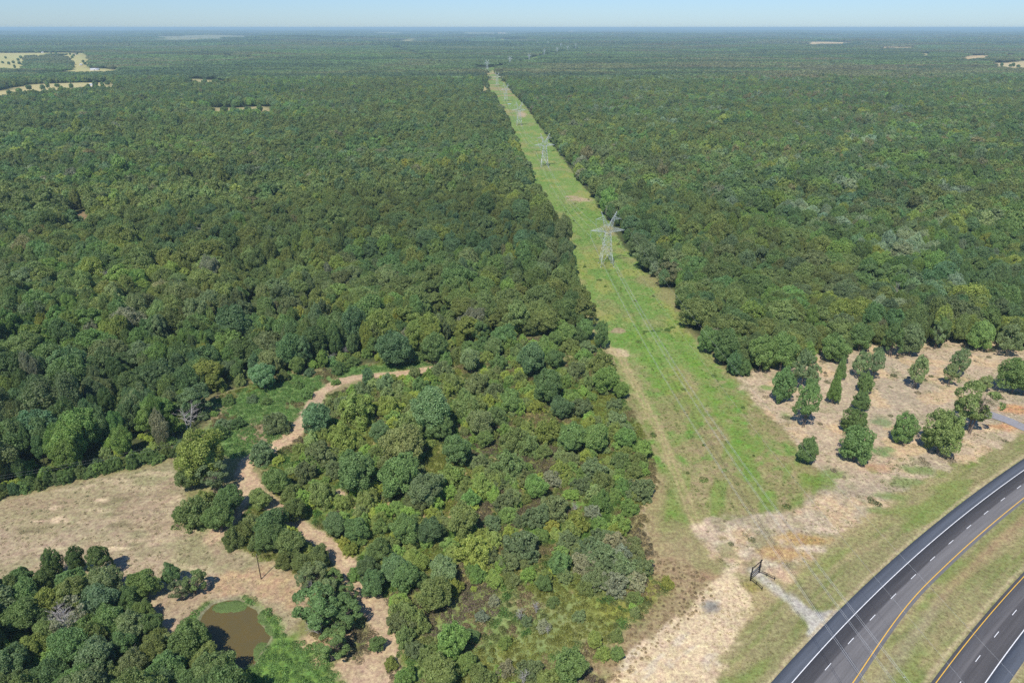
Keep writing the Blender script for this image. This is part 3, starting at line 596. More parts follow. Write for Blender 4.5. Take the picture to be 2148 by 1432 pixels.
def trunk_mesh(name, r, R_=5.0, z0=2.4, z1=12.0, stems=1, limbs=9, rad=0.26, mat=None, twigs=0):
    m = MB()
    for s in range(stems):
        a0 = r.uniform(0, 2 * math.pi); sp = 0.0 if stems == 1 else 0.5
        b0 = np.array([math.cos(a0) * sp, math.sin(a0) * sp, -0.3]); lean = r.normal(0, 0.05 + 0.07 * (stems > 1), 2)
        H_ = z0 + (z1 - z0) * 0.72; n = 7; pts = []
        for i in range(n):
            t = i / (n - 1); pts.append([b0[0] + lean[0] * t * H_ + r.normal(0, .06) * t, b0[1] + lean[1] * t * H_ + r.normal(0, .06) * t, -0.3 + (H_ + .3) * t])
        rr = [rad * 1.35] + [rad * (1 - 0.8 * i / (n - 1)) for i in range(1, n)]
        m.chain(pts, rr, 6); pts = np.array(pts)
        for k in range(limbs):
            t = r.uniform(0.3, 0.92) if z0 > 1 else r.uniform(0.1, 0.9); i = t * (n - 1); j = int(i); st = pts[j] + (pts[min(j + 1, n - 1)] - pts[j]) * (i - j)
            th = r.uniform(0, 2 * math.pi); ln = R_ * r.uniform(0.55, 0.95) * (1 - 0.35 * t); up = r.uniform(0.35, 0.9)
            e = [st]; dirn = np.array([math.cos(th), math.sin(th), up]); 
            for w2 in range(4):
                dirn = dirn + r.normal(0, 0.16, 3); dirn[2] *= 0.92; e.append(e[-1] + dirn / np.linalg.norm(dirn) * ln / 4)
            r0 = rad * (1 - 0.75 * t) * 0.6; m.chain(e, [r0, r0 * .8, r0 * .6, r0 * .4, r0 * .15], 5)
            for w3 in range(twigs):
                q = e[r.integers(1, 5)]; dd = dirn + r.normal(0, 0.8, 3); dd[2] = abs(dd[2]) * 0.8; dd /= np.linalg.norm(dd); l2 = ln * r.uniform(.2, .5)
                q2 = q + dd * l2 * .5; q3 = q2 + (dd + r.normal(0, .3, 3)) * l2 * .5; m.chain([q, q2, q3], [r0 * .35, r0 * .22, r0 * .08], 4)
    me = m.mesh(name, smooth=True); me.materials.append(mat or M_BARK); return me

rp = np.random.default_rng(21)
CR = {}; TK = {}
def proto(kind, k, **a):
    """a kind's crown and trunk meshes; nominal size is 10 m across, 12 m high unless stated"""
    ta = {q: a[q] for q in ('R_', 'z0', 'z1') if q in a}; tk = a.pop('tk', {})
    CR.setdefault(kind, []).append(crown_mesh('crown_' + kind, rp, **a)); TK.setdefault(kind, []).append(trunk_mesh('trunk_' + kind, rp, **ta, **tk))
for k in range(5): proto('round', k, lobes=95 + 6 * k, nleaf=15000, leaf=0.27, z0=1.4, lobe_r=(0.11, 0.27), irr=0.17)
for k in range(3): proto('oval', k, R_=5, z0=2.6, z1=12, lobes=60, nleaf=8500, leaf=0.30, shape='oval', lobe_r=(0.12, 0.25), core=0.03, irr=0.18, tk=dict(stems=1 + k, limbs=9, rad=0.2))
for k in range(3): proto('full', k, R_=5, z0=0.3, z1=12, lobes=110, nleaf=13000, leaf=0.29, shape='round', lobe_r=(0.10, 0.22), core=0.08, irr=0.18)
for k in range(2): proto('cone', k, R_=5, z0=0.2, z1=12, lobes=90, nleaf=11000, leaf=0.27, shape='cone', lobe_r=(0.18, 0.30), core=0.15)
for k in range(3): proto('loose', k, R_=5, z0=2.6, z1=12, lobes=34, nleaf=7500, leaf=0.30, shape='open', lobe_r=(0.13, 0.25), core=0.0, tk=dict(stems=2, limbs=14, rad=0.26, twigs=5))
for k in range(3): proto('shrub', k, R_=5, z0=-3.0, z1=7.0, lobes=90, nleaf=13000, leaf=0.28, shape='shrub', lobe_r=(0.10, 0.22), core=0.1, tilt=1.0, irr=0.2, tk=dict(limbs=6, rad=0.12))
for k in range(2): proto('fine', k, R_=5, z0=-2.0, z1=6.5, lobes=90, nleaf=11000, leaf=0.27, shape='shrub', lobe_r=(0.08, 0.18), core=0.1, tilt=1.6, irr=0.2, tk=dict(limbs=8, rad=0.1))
SPARSE = [crown_mesh('crown_sparse', rp, lobes=24, nleaf=1300, leaf=0.4, shape='open', lobe_r=(0.1, 0.2), core=0.0, z0=3)]
DEADM = [trunk_mesh('bare_branches', rp, z0=2.5, z1=14, stems=2, limbs=16, rad=0.24, mat=M_DEAD, twigs=9) for k in range(2)]
# coarser crowns for the middle distance, whole canopy patches for the far distance
MID = [crown_mesh('mid', rp, lobes=60, nleaf=4200, leaf=0.52, z0=1.0, lobe_r=(0.13, 0.30), core=0.12, tilt=.5, vr=.6) for k in range(4)] + \
      [crown_mesh('mid', rp, lobes=50, nleaf=3600, leaf=0.52, z0=1.0, shape='oval', lobe_r=(0.14, 0.3), core=0.1, tilt=.5, vr=.6) for k in range(2)] + \
      [crown_mesh('mid_cone', rp, lobes=50, nleaf=3200, leaf=0.5, z0=0.5, shape='oval', lobe_r=(.12, .26), core=0.1, tilt=.5, vr=.6, irr=.2)]
def patch_mesh(name, r, half, nb, br, leaves, leaf, h):
    P_ = []; N_ = []; F_ = []
    for i in range(nb):
        a, rad_ = r.uniform(0, 2 * math.pi), half * math.sqrt(r.random()); b_ = r.uniform(*br); hh = h * r.uniform(0.72, 1.15)
        d = r.normal(0, 1, (leaves, 3)); d[:, 2] = np.abs(d[:, 2]) * 1.1 - 0.15; d /= np.linalg.norm(d, axis=1)[:, None]
        P_.append(np.array([math.cos(a) * rad_, math.sin(a) * rad_, hh - b_ * 0.62]) + d * [b_, b_, b_ * 0.62] * r.uniform(0.9, 1.08, (leaves, 1))); N_.append(d)
        F_.append(np.full(leaves, r.choice([0.7, 0.85, 1.0, 1.15, 1.4], p=[.15, .25, .3, .2, .1])) * r.uniform(0.85, 1.15, leaves))
    v, q = leaf_quads(np.vstack(P_), np.vstack(N_), np.full(nb * leaves, leaf), r, tilt=0.35)
    me = mesh_np(name, v, q, fattr=np.concatenate(F_)); me.materials.append(M_LEAF); return me
FAR1 = [patch_mesh('far_patch', rp, 26, 44, (3.8, 7.6), 100, 1.8, 13) for k in range(4)]
FAR2 = [patch_mesh('distant_patch', rp, 250, 1100, (6, 11), 13, 7.5, 13) for k in range(3)]
# low growth
def weed_mesh(name, r, R_, h, n, blade, up=0.8):
    a = r.uniform(0, 2 * math.pi, n); d = R_ * np.sqrt(r.random(n)); z = h * r.random(n) ** 1.2 * (1 - (d / R_) ** 2 * 0.7)
    c = np.stack([np.cos(a) * d, np.sin(a) * d, z], 1); nn = np.stack([np.cos(a), np.sin(a), np.full(n, up)], 1)
    v, q = leaf_quads(c, nn, np.full(n, blade), r, aspect=0.5, tilt=0.8); me = mesh_np(name, v, q, fattr=r.choice([0.75, 1, 1.25], n)); me.materials.append(M_LEAF); return me
WEED = [weed_mesh('weed_clump', rp, 1.2, 0.9, 160, 0.30), weed_mesh('weed_clump', rp, 0.9, 1.3, 150, 0.26, 0.4), weed_mesh('weed_clump', rp, 1.6, 0.6, 200, 0.28)]
TUFT = [weed_mesh('grass_tuft', rp, 0.5, 0.22, 26, 0.22, 0.6), weed_mesh('grass_tuft', rp, 0.8, 0.18, 34, 0.22, 0.9)]
print('protos', time.time() - T0)

# ------------------------------------------------------------------ colours of foliage (reflectance)
TINT = {'dark green': (0.075, 0.128, 0.040), 'blue green': (0.085, 0.142, 0.062), 'mid green': (0.102, 0.168, 0.048), 'olive green': (0.128, 0.160, 0.046),
        'yellow green': (0.185, 0.220, 0.042), 'bright green': (0.122, 0.200, 0.042), 'grey green': (0.132, 0.172, 0.080), 'brownish': (0.108, 0.130, 0.058),
        'silver green': (0.20, 0.245, 0.165), 'rusty': (0.17, 0.145, 0.075), 'grey brown': (0.19, 0.18, 0.13), 'golden green': (0.22, 0.225, 0.040)}
TINT = {k: tuple((c * .62 + m_ * .38) * g_ for c, m_, g_ in zip(v, (.112, .158, .062), (1.84, 1.74, 1.76))) for k, v in TINT.items()}
TN = list(TINT); TV = np.array([TINT[k] for k in TN])

# every plant: x, y, width, height, kind, tint name, region, category
PL = []
def plant_px(cx, cy, wpx, kind, tint, region, asp=None, cat='tree', zfrac=0.55):
    if kind in ('shrub', 'fine'): wpx *= 1.18
    else: wpx *= 1.05
    asp = asp if asp else dict(round=0.95, oval=1.25, full=1.3, cone=1.9, loose=0.95, shrub=0.72, fine=0.62, dead=1.1, sparse=1.1)[kind]
    z = 4.0
    for _ in range(4):
        x, y = P(cx, cy, z); W = wpx * depth(x, y, z) / 1432.0; H_ = W * asp; z = H_ * zfrac
    PL.append((x, y, W, H_, kind, tint, region, cat))
def plant_gr(bx, by, wpx, hpx, kind, tint, region, cat='tree'):
    """by the foot of the plant and its drawn width and height"""
    if kind in ('full', 'cone', 'shrub', 'fine', 'round'): by -= 0.14 * wpx; hpx -= 0.14 * wpx
    hpx = max(hpx - (0.05 if kind == 'cone' else 0.12) * wpx, 0.3 * hpx); wpx *= 1.08
    x, y = P(bx, by); dpt = depth(x, y); W = wpx * dpt / 1432.0
    lo, hi = 1.0, 40.0
    for _ in range(24):
        m = (lo + hi) / 2; d2 = depth(x, y, m); py = 716 - 1432 * ((m - CAM_H) * _ct + y * _st) / d2
        if by - py < hpx: lo = m
        else: hi = m
    PL.append((x, y, W, m, kind, tint, region, cat))
T_ = dict(d='dark green', b='blue green', m='mid green', o='olive green', y='yellow green', g='bright green', r='grey green', k='brownish', s='silver green', u='rusty', w='grey brown', G='golden green')
K_ = dict(r='round', o='oval', f='full', c='cone', l='loose', s='shrub', i='fine', D='dead', p='sparse')
def batch(txt, region):
    for ln in txt.split():
        a = ln.split(','); kd = K_[a[3][0]]; plant_px(float(a[0]), float(a[1]), float(a[2]), kd, T_[a[3][1]], region, cat='shrub' if kd in ('shrub', 'fine') else 'tree', asp=float(a[4]) if len(a) > 4 else None)
batch('''551,789,56,rb 676,752,27,fg 622,764,36,rm 828,732,76,rb 911,729,62,rd 771,788,27,fb 580,883,50,sk 642,824,25,sm 625,805,20,sm 664,878,66,rb 549,945,55,ir
 749,851,75,sy 818,849,50,sy 903,860,96,rb 921,897,54,rd 848,934,88,rr 857,897,68,so 720,912,60,sy 747,990,92,rd 838,997,94,rm 957,944,66,rd 977,844,60,so 671,948,66,ik 580,1008,56,rm
 676,1032,56,so 891,1027,76,rk 945,996,58,sy 544,1046,46,ro 796,905,45,rb 881,806,40,sm 808,800,38,sr 712,770,30,sm 760,815,34,sr 723,845,38,sr 612,1032,44,so 640,985,48,sk 790,950,40,so
 820,960,36,iw 700,980,42,ik 770,1030,44,so 870,1050,50,sk 1010,1015,50,sy 985,1045,44,sg 1040,870,44,so 1000,800,46,sr 950,800,40,so 936,815,34,sy 1030,790,36,so 985,880,36,sg''', 'brush')
batch('''1113,752,68,rb 1163,752,40,rd 1262,700,31,fd,1.9 1149,810,70,rd 1272,797,54,rg 1303,818,34,rg 1262,757,50,so 1206,774,40,sr 1071,840,50,rm 1037,820,45,sk 998,850,50,so 1176,853,48,rb
 1220,850,50,ik 1008,888,60,rr 1017,920,36,rd 1081,918,60,so 1110,930,50,so 1152,902,60,sy 1201,918,62,rm 1250,918,62,rm 1313,918,46,rg 1350,943,38,rg 1296,880,45,ir 1008,968,45,ik
 1069,974,70,so 1245,979,56,ik 1174,984,45,sy 1301,963,40,so 985,753,48,rr 924,774,40,sr 1047,758,36,sd 1125,850,30,sy 1235,885,30,sy 1290,845,32,ir 1235,800,34,so 1180,800,30,sg
 1330,985,34,so 1160,1000,40,iw 1205,960,30,ik 1100,1000,46,ik 1040,1000,40,so 1265,1010,50,so 1220,1015,44,ik 1310,1020,40,sg 1090,790,30,so 1060,900,30,sg 1225,742,30,sg 1140,945,34,so 985,735,40,rm 1010,722,36,sm 1035,728,44,rb 1070,722,36,sg 1085,735,34,so 1140,722,40,sm 1165,712,36,rm 1195,722,34,so 1215,705,38,rd 1232,725,34,ir 1150,738,30,sg 960,742,34,so 935,752,34,sm 1060,705,50,rm 1190,700,46,rm 1228,690,40,rm 1290,870,34,so 1318,900,30,ir 1340,960,34,so 1325,930,28,sg''', 'brush')
batch('''618,1070,50,rd 701,1100,52,rb 746,1110,52,rd 770,1046,45,so 853,1110,66,rm 902,1113,56,rb 970,1091,76,ro 797,1102,38,sm 794,1157,56,rd 770,1189,46,rb 826,1191,56,rb 851,1211,60,rm
 875,1174,50,sy 931,1194,62,rr 912,1245,76,ro 782,1223,56,rd 997,1150,70,sy 1024,1164,46,ik 848,1284,60,so 880,1300,48,so 948,1343,70,fg,1.2 978,1391,46,rm 924,1408,80,ro 1196,1393,76,fm,1.0
 1247,1340,36,rG 1264,1367,33,sy 1295,1369,30,fm,1.1 1294,1330,28,so 1176,1181,50,fm,1.0 1141,1223,36,rm 1250,1150,60,ik 1290,1140,64,iw 1325,1155,60,ik 1345,1185,50,ik 1230,1180,56,iw 1270,1175,70,ik 1310,1190,64,ir 1335,1215,44,iw 1250,1210,56,ik 1290,1220,56,iw 1265,1125,50,ik 1305,1165,60,iw 1220,1155,44,ik 1096,1140,72,ik 1063,1173,50,ik 1190,1130,46,ik 1126,1079,56,ik
 1165,1060,60,ik 1123,1018,50,rg 1211,1090,48,sy 1063,1048,52,ik 1033,1093,36,ik 1340,1022,56,ik 1301,1096,46,sg 1262,1048,45,sg 1036,1258,26,iw 1069,1214,30,so 1036,1211,38,sy 1159,1102,30,sG
 1400,1219,26,sG 850,1330,44,so 870,1360,40,ik 900,1370,44,so 1010,1290,28,iw 1105,1300,26,ik 1140,1310,30,iw 990,1330,30,so 1060,1345,28,sy 1110,1400,50,ik 1150,1420,44,so 1060,1400,36,iw
 1010,1415,50,so 850,1415,40,sg 950,1225,40,sy 1000,1200,36,sg 1230,1230,34,so 1160,1260,26,so 1215,1290,30,ik 1330,1250,28,so 1260,1100,40,sg 1320,1060,40,sg 1245,1070,34,iw 990,1110,30,sg
 1010,1120,34,sy 1090,1090,30,ik 1050,1010,34,ik 820,1140,40,so 735,1150,30,sy 720,1135,26,sG 745,1200,30,sg 873,1210,40,sd''', 'brush')
batch('''570,1100,70,rd 611,1139,64,ro 667,1168,52,ro 660,1203,60,lr 545,1130,44,so 668,1277,110,lm,0.8 722,1288,84,lm,0.8 698,1354,74,lm,0.8 791,1349,36,fm,0.9 821,1388,28,sG 842,1300,60,ik 640,1215,48,lr
 700,1215,44,lm 730,1245,44,lm 688,1240,50,lr 600,1170,40,so 630,1180,44,ro 419,955,104,ry,1.15 445,1000,70,lk 397,1000,54,ro 480,1048,60,rm 408,1070,72,so 461,1084,62,rm 432,1050,50,so 489,1124,46,so
 511,1112,50,so 567,1127,60,rd 375,1075,30,so 1401,1262,0.1,sk'''.replace(' 1401,1262,0.1,sk', ''), 'pond bank')
batch('''109,1180,42,fd,1.7 158,1172,38,fd,1.7 209,1175,54,od 46,1214,52,rm 14,1234,56,ro 93,1217,56,rd 149,1222,60,rm 223,1222,76,rr 300,1226,66,rm 358,1205,42,od 377,1238,46,lr 407,1221,54,lo
 51,1250,72,rm 100,1264,64,ry 209,1264,80,rr 268,1256,56,rm 47,1292,76,rd 144,1298,82,pw 228,1304,72,rm 275,1316,70,rr 70,1357,62,ry 19,1396,84,rb 144,1357,84,rm 198,1381,84,rr 256,1348,62,rm
 321,1362,62,ro 396,1342,84,rm 279,1397,70,rk 349,1409,82,rm 442,1402,80,ro 105,1419,74,rd 163,1428,74,rm 500,1432,56,ro 20,1310,60,rd 100,1325,60,ro 300,1280,46,rm 180,1320,60,rm 240,1430,66,ro
 400,1430,70,rd 430,1360,44,rm 20,1440,70,ro 330,1330,36,so 370,1375,50,rd 385,1360,56,rm 432,1388,70,ro 470,1404,60,rm 312,1310,52,rm 345,1420,70,rb 415,1345,50,ro''', 'pond wood')
for a in [(1637, 850, 48, 82, 'full', 'mid green'), (1684, 895, 50, 98, 'oval', 'mid green'), (1746, 852, 36, 74, 'cone', 'bright green'), (1761, 798, 24, 52, 'cone', 'mid green'), (1689, 977, 42, 62, 'full', 'dark green'),
          (1790, 976, 66, 86, 'full', 'mid green'), (1786, 916, 50, 62, 'full', 'mid green'), (1803, 866, 36, 46, 'full', 'dark green'), (1810, 830, 34, 52, 'full', 'dark green'), (1800, 792, 34, 56, 'oval', 'grey green'),
          (1828, 796, 34, 66, 'oval', 'grey green'), (1918, 814, 38, 70, 'oval', 'grey green'), (2004, 790, 38, 60, 'oval', 'grey green'), (1990, 808, 34, 44, 'oval', 'grey green'), (1890, 936, 48, 72, 'full', 'mid green'),
          (1966, 960, 76, 104, 'full', 'olive green'), (2030, 906, 82, 108, 'loose', 'olive green'), (2062, 820, 28, 34, 'oval', 'grey green'), (2122, 834, 66, 84, 'round', 'mid green'), (2145, 828, 44, 60, 'oval', 'olive green')]:
    plant_gr(*a, 'clearing')
for a in [(1748, 765, 62, 66, 'round', 'mid green'), (1679, 816, 50, 84, 'oval', 'grey green'), (1702, 818, 30, 54, 'loose', 'grey green'), (1538, 790, 36, 52, 'full', 'dark green'), (1517, 772, 52, 84, 'round', 'dark green'),
          (1592, 786, 52, 84, 'round', 'mid green'), (1636, 786, 60, 90, 'round', 'mid green'), (1692, 765, 44, 50, 'cone', 'bright green'), (1866, 748, 44, 70, 'oval', 'mid green'), (1906, 752, 48, 74, 'round', 'grey green'),
          (1962, 730, 36, 66, 'loose', 'mid green'), (1960, 732, 30, 60, 'loose', 'grey green'), (2050, 742, 48, 70, 'round', 'mid green'), (2110, 745, 50, 66, 'oval', 'grey green'), (1560, 792, 30, 40, 'full', 'mid green'),
          (1480, 745, 40, 62, 'round', 'mid green'), (1800, 742, 48, 66, 'round', 'dark green')]:
    plant_gr(*a, 'right wood edge')
for a in [(560, 850, 24, 18), (470, 905, 44, 30), (500, 900, 36, 26), (460, 925, 40, 36), (530, 845, 26, 18), (705, 808, 20, 14), (430, 880, 30, 22), (480, 850, 30, 24), (595, 800, 30, 26), (650, 790, 26, 20), (700, 770, 34, 26), (740, 770, 36, 24), (850, 765, 40, 24), (880, 760, 40, 26)]:
    plant_gr(*a, 'shrub', ['mid green', 'bright green', 'grey green', 'olive green'][a[0] % 4], 'left meadow', 'shrub')
# hedge-like row along the top of the left field, dead snags in the left wood
hx = np.linspace(-20, 385, 24)
for i, x_ in enumerate(hx):
    yb = np.interp(x_, [-20, 0, 100, 180, 300, 385], [1050, 1046, 1024, 1002, 978, 955])
    plant_gr(x_, yb - 2 + 3 * math.sin(i * 2.3), 30 + 9 * math.sin(i * 1.7), 28 + 8 * math.sin(i * 3.1), 'shrub', ['mid green', 'olive green', 'dark green', 'blue green', 'mid green'][i % 5], 'field hedge', 'shrub')
for a in [(430, 520, 50, 60, 'dead'), (455, 510, 36, 50, 'dead'), (335, 535, 40, 40, 'dead'), (395, 900, 56, 56, 'dead'), (232, 605, 30, 50, 'dead'), (515, 505, 24, 34, 'dead'), (1875, 640, 14, 60, 'dead'), (770, 358, 20, 26, 'dead'), (745, 358, 16, 22, 'dead'), (1278, 462, 18, 40, 'dead'),
          (140, 1310, 60, 60, 'dead'), (300, 1392, 30, 40, 'dead'), (2085, 700, 16, 46, 'dead'), (655, 1245, 40, 40, 'dead'), (430, 1015, 24, 36, 'dead'), (1093, 1300, 26, 34, 'dead'), (1126, 1285, 24, 30, 'dead'), (1036, 1268, 16, 18, 'dead'), (1096, 1432, 30, 34, 'dead'), (1240, 1235, 20, 20, 'dead'), (1150, 1330, 16, 24, 'dead'), (700, 760, 24, 26, 'dead'), (728, 745, 20, 24, 'dead'), (672, 1330, 44, 40, 'dead'), (1205, 1075, 22, 24, 'dead')]:
    plant_gr(*a, 'grey brown', 'snag')
hand = np.array([(p[0], p[1], p[2]) for p in PL])
print('hand placed', len(PL))

# ------------------------------------------------------------------ the woods: jittered layers of large and small trees
def jitter(cell, x0, x1, y0, y1, seed, keep=1.0):
    r = np.random.default_rng(seed); xs = np.arange(x0, x1, cell); ys = np.arange(y0, y1, cell)
    a, b_ = np.meshgrid(xs, ys); a = a + (np.arange(len(ys)) % 2)[:, None] * cell / 2
    a = a.ravel() + r.uniform(-.42, .42, a.size) * cell; b_ = b_.ravel() + r.uniform(-.42, .42, b_.size) * cell
    k = (r.random(a.size) < keep) & (np.abs(a) < 0.84 * b_ + 70); return a[k], b_[k]
_near_far = [pl for pl in FARM]
GROVE = [PP([(52, 150), (60, 143), (62, 120), (85, 122), (100, 119), (130, 118), (143, 128), (142, 146), (100, 153), (60, 155)], 5)]
def woods(x, y, edge):
    """True where woodland stands"""
    a = (sdf(FOREST_L, x, y) < -edge) | (sdf(FOREST_R, x, y) < -edge) | ((y < 260) & (sdf(FOREST_BL, x, y) < -edge))
    far = y > 500
    if far.any():
        xf, yf = x[far], y[far]; k = np.ones(xf.shape, bool)
        for pl in _near_far:
            lo = pl.min(0) - 30; hi = pl.max(0) + 30; s_ = (xf > lo[0]) & (xf < hi[0]) & (yf > lo[1]) & (yf < hi[1])
            if s_.any():
                kk = sdf(pl, xf[s_], yf[s_]) + (fbm(xf[s_], yf[s_], 26, 3) - .5) * np.minimum(yf[s_] * .018, 60) > 4
                for gp in GROVE: kk |= sdf(gp, xf[s_], yf[s_]) < 0
                k[s_] &= kk
        k &= ~((yf > 2640) & (yf < 7000) & (pdist(CUT2, xf, yf) < 36))
        a[far] &= k
    return a
def tint_field(x, y, r):
    """tint index of each tree from broad stands plus chance"""
    a = fbm(x, y, 110, 3) + r.normal(0, .035, x.shape); b_ = fbm(x + 300, y - 200, 42, 3) + r.normal(0, .03, x.shape); c = fbm(x - 900, y + 700, 240, 3); u = r.random(x.shape)
    I = TN.index
    t = np.full(x.shape, I('mid green'))
    t[u < 0.22] = I('dark green'); t[(u > 0.22) & (u < 0.36)] = I('olive green'); t[(u > 0.36) & (u < 0.46)] = I('blue green'); t[(u > 0.46) & (u < 0.52)] = I('grey green')
    t[(a > 0.58) & (u < 0.75)] = I('olive green'); t[(a < 0.42) & (u < 0.6)] = I('blue green'); t[(a < 0.36) & (u > 0.3)] = I('dark green')
    t[(b_ > 0.63) & (u > 0.3)] = I('bright green'); t[(b_ < 0.34) & (u > 0.25)] = I('brownish'); t[(b_ > .56) & (b_ < .6) & (u > .4)] = I('grey green')
    t[(fbm(x + 60, y + 800, 24, 2) > 0.73) & (u < 0.8)] = I('yellow green')
    t[(c > 0.58) & (u > 0.35)] = I('olive green')
    rt = (x > 70) & (x > 0.1 * y)
    t[rt & (fbm(x * 0.5 - 50, y + 50, 30, 2) > 0.77) & (u < 0.85)] = I('silver green')
    t[rt & (c < 0.5) & (y > 700) & (u > 0.90) & (u < 0.95)] = I('rusty')
    for cx, cy, wp, nm in [(1700, 432, 50, 'silver green'), (1790, 455, 44, 'silver green'), (1975, 462, 34, 'silver green'), (1372, 266, 16, 'silver green'), (1632, 262, 18, 'silver green'), (1992, 396, 34, 'silver green'),
                           (1900, 515, 60, 'silver green'), (2060, 515, 50, 'silver green'), (1600, 420, 30, 'grey green'), (665, 640, 50, 'golden green'), (264, 395, 18, 'golden green'), (215, 430, 44, 'yellow green'), (60, 350, 20, 'silver green'),
                           (340, 560, 44, 'yellow green'), (180, 560, 30, 'yellow green'), (1900, 330, 60, 'bright green'), (1850, 290, 40, 'bright green'), (1560, 250, 50, 'bright green'), (1960, 350, 50, 'bright green'), (1620, 260, 40, 'bright green'), (1700, 200, 60, 'rusty'), (120, 540, 18, 'rusty'), (480, 400, 30, 'grey green')]:
        a0, b0 = P(cx, cy, 12); rx = wp * depth(a0, b0, 12) / 1432; m = (np.hypot((x - a0) / rx, (y - b0) / (rx * (.9 if b0 < 700 else .7))) < 1) & (r.random(x.shape) < (.35 if nm == 'rusty' else .8)); t[m] = I(nm)
    t[(u > 0.995)] = I('rusty'); t[(u > 0.988) & (u < 0.995)] = I('grey brown')
    return t
rw = np.random.default_rng(5)
F = dict(x=[], y=[], W=[], H=[], k=[], t=[])
def addF(x, y, W, H_, k, t):
    for n_, a in zip('xyWHkt', (x, y, W, H_, k, t)): F[n_].append(np.asarray(a, float))
for (cell, wr, hr, seed, keep) in [(12.5, (11, 20), (12, 17.5), 11, 0.88), (7.6, (5.5, 11), (8.0, 14.5), 12, 0.9)]:
    x, y = jitter(cell, -1900, 1900, 108, 2150, seed, keep)
    k = woods(x, y, 1.0 + wr[0] * 0.12); x, y = x[k], y[k]
    # keep clear of the surveyed plants
    nr = y < 520; kk = np.ones(len(x), bool)
    if nr.any():
        d = np.hypot(x[nr][:, None] - hand[None, :, 0], y[nr][:, None] - hand[None, :, 1]); lim = hand[None, :, 2] * 0.36 + wr[0] * 0.22
        kk[nr] = (d > lim).all(1)
    kk &= ~((np.hypot(x + 143, y - 262) < 0))
    x, y = x[kk], y[kk]; W = rw.uniform(*wr, len(x)); st = fbm(x, y, 60, 3); H_ = rw.uniform(*hr, len(x)) * (0.55 + 0.85 * st) * np.where(rw.random(len(x)) < .05, 1.25, 1.0)
    big = (cell > 10); W = W * (0.72 + 0.5 * fbm(x + 40, y + 900, 75, 2))
    # creek lines: lower, thinner growth along winding bands
    rdg = np.abs(fbm(x * .7, y, 170, 3) - .5); creek = (rdg < .010) & (y > 330); H_ = np.where(creek, H_ * .55, H_); W = np.where(creek, W * .7, W)
    kind = rw.choice([0, 0, 1, 2], len(x)) if big else rw.choice([0, 1, 1, 2], len(x))
    addF(x, y, W, H_, kind, tint_field(x, y, rw))
FX, FY, FW, FH, FK, FT = [np.concatenate(F[n_]) for n_ in 'xyWHkt']
print('forest trees', len(FX), time.time() - T0)

# ------------------------------------------------------------------ individual plants
def regions(x, y):
    if FBL_in(x, y): return 'pond wood'
    return 'left wood' if x < 40 and x < 0.25 * y else 'right wood'
def FBL_in(x, y): return bool(sdf(FOREST_BL, np.array([x]), np.array([y]))[0] < 2) and y < 260
dist = np.hypot(FX, FY); order = np.argsort(dist)
n_tree_hand = sum(1 for p in PL if p[7] == 'tree'); room = 297 - n_tree_hand
in_view = np.abs(FX) < 0.80 * FY * 1.0 + 12
chosen = [i for i in order if abs(FX[i]) < 0.75 * depth(FX[i], FY[i], 8) + 5 and (P(0, 1432)[1] - 6 < FY[i])][:room]
for i in chosen:
    kd = ['round', 'round', 'oval'][int(FK[i])]
    PL.append((FX[i], FY[i], FW[i], FH[i], kd, TN[int(FT[i])], regions(FX[i], FY[i]), 'tree'))
mask = np.ones(len(FX), bool); mask[chosen] = False
FX, FY, FW, FH, FK, FT = [a[mask] for a in (FX, FY, FW, FH, FK, FT)]

ORD = ['first', 'second', 'third', 'fourth', 'fifth', 'sixth', 'seventh', 'eighth', 'ninth', 'tenth', 'eleventh', 'twelfth', 'thirteenth', 'fourteenth', 'fifteenth', 'sixteenth', 'seventeenth', 'eighteenth', 'nineteenth', 'twentieth',
       'twenty-first', 'twenty-second', 'twenty-third', 'twenty-fourth', 'twenty-fifth', 'twenty-sixth', 'twenty-seventh', 'twenty-eighth', 'twenty-ninth', 'thirtieth']
_road_ref = P(1592, 1205); _t1 = TW[0]; _pond = tuple(POND.mean(0)); _bend = P(660, 850); _pole = P(548, 1214)
LAND = [('the gateway', _road_ref), ('the nearest pylon', _t1), ('the pond', _pond), ('the trail bend', _bend), ('the lone pole', _pole), ('the sand', P(1420, 1350)),
        ('the tan field', P(250, 1090)), ('the dirt clearing', P(1900, 830)), ('the dirt track', P(1400, 940)), ('the trail fork', P(522, 968)), ('the side road', P(2080, 870))]
PLACE = {'brush': 'in the scrub', 'pond bank': 'on the pond bank', 'pond wood': 'in the pond wood', 'clearing': 'in the clearing', 'right wood edge': 'at the right wood edge',
         'left meadow': 'in the meadow', 'field hedge': 'in the field-edge row', 'snag': 'among the woods', 'left wood': 'in the left wood', 'right wood': 'in the right wood'}
SHAPE = {'round': 'round', 'oval': 'upright', 'full': 'dense', 'cone': 'pointed', 'loose': 'open-crowned', 'shrub': 'low', 'fine': 'wispy', 'dead': 'bare', 'sparse': 'thin-leaved'}
def size_word(W): return 'small' if W < 6.5 else ('medium' if W < 10.5 else 'broad')
def landmark(x, y):
    d = [(math.hypot(x - p[0], y - p[1]), n) for n, p in LAND]; return min(d)[1]
keyed = {}
for i, p in enumerate(PL):
    noun = 'dead tree' if p[4] == 'dead' else p[7]
    tw = 'grey' if p[4] == 'dead' else p[5]
    base = f"{size_word(p[2])} {SHAPE[p[4]]} {tw} {noun}"
    where = PLACE[p[6]]
    keyed.setdefault((base, where, landmark(p[0], p[1])), []).append(i)
LABEL = [''] * len(PL)
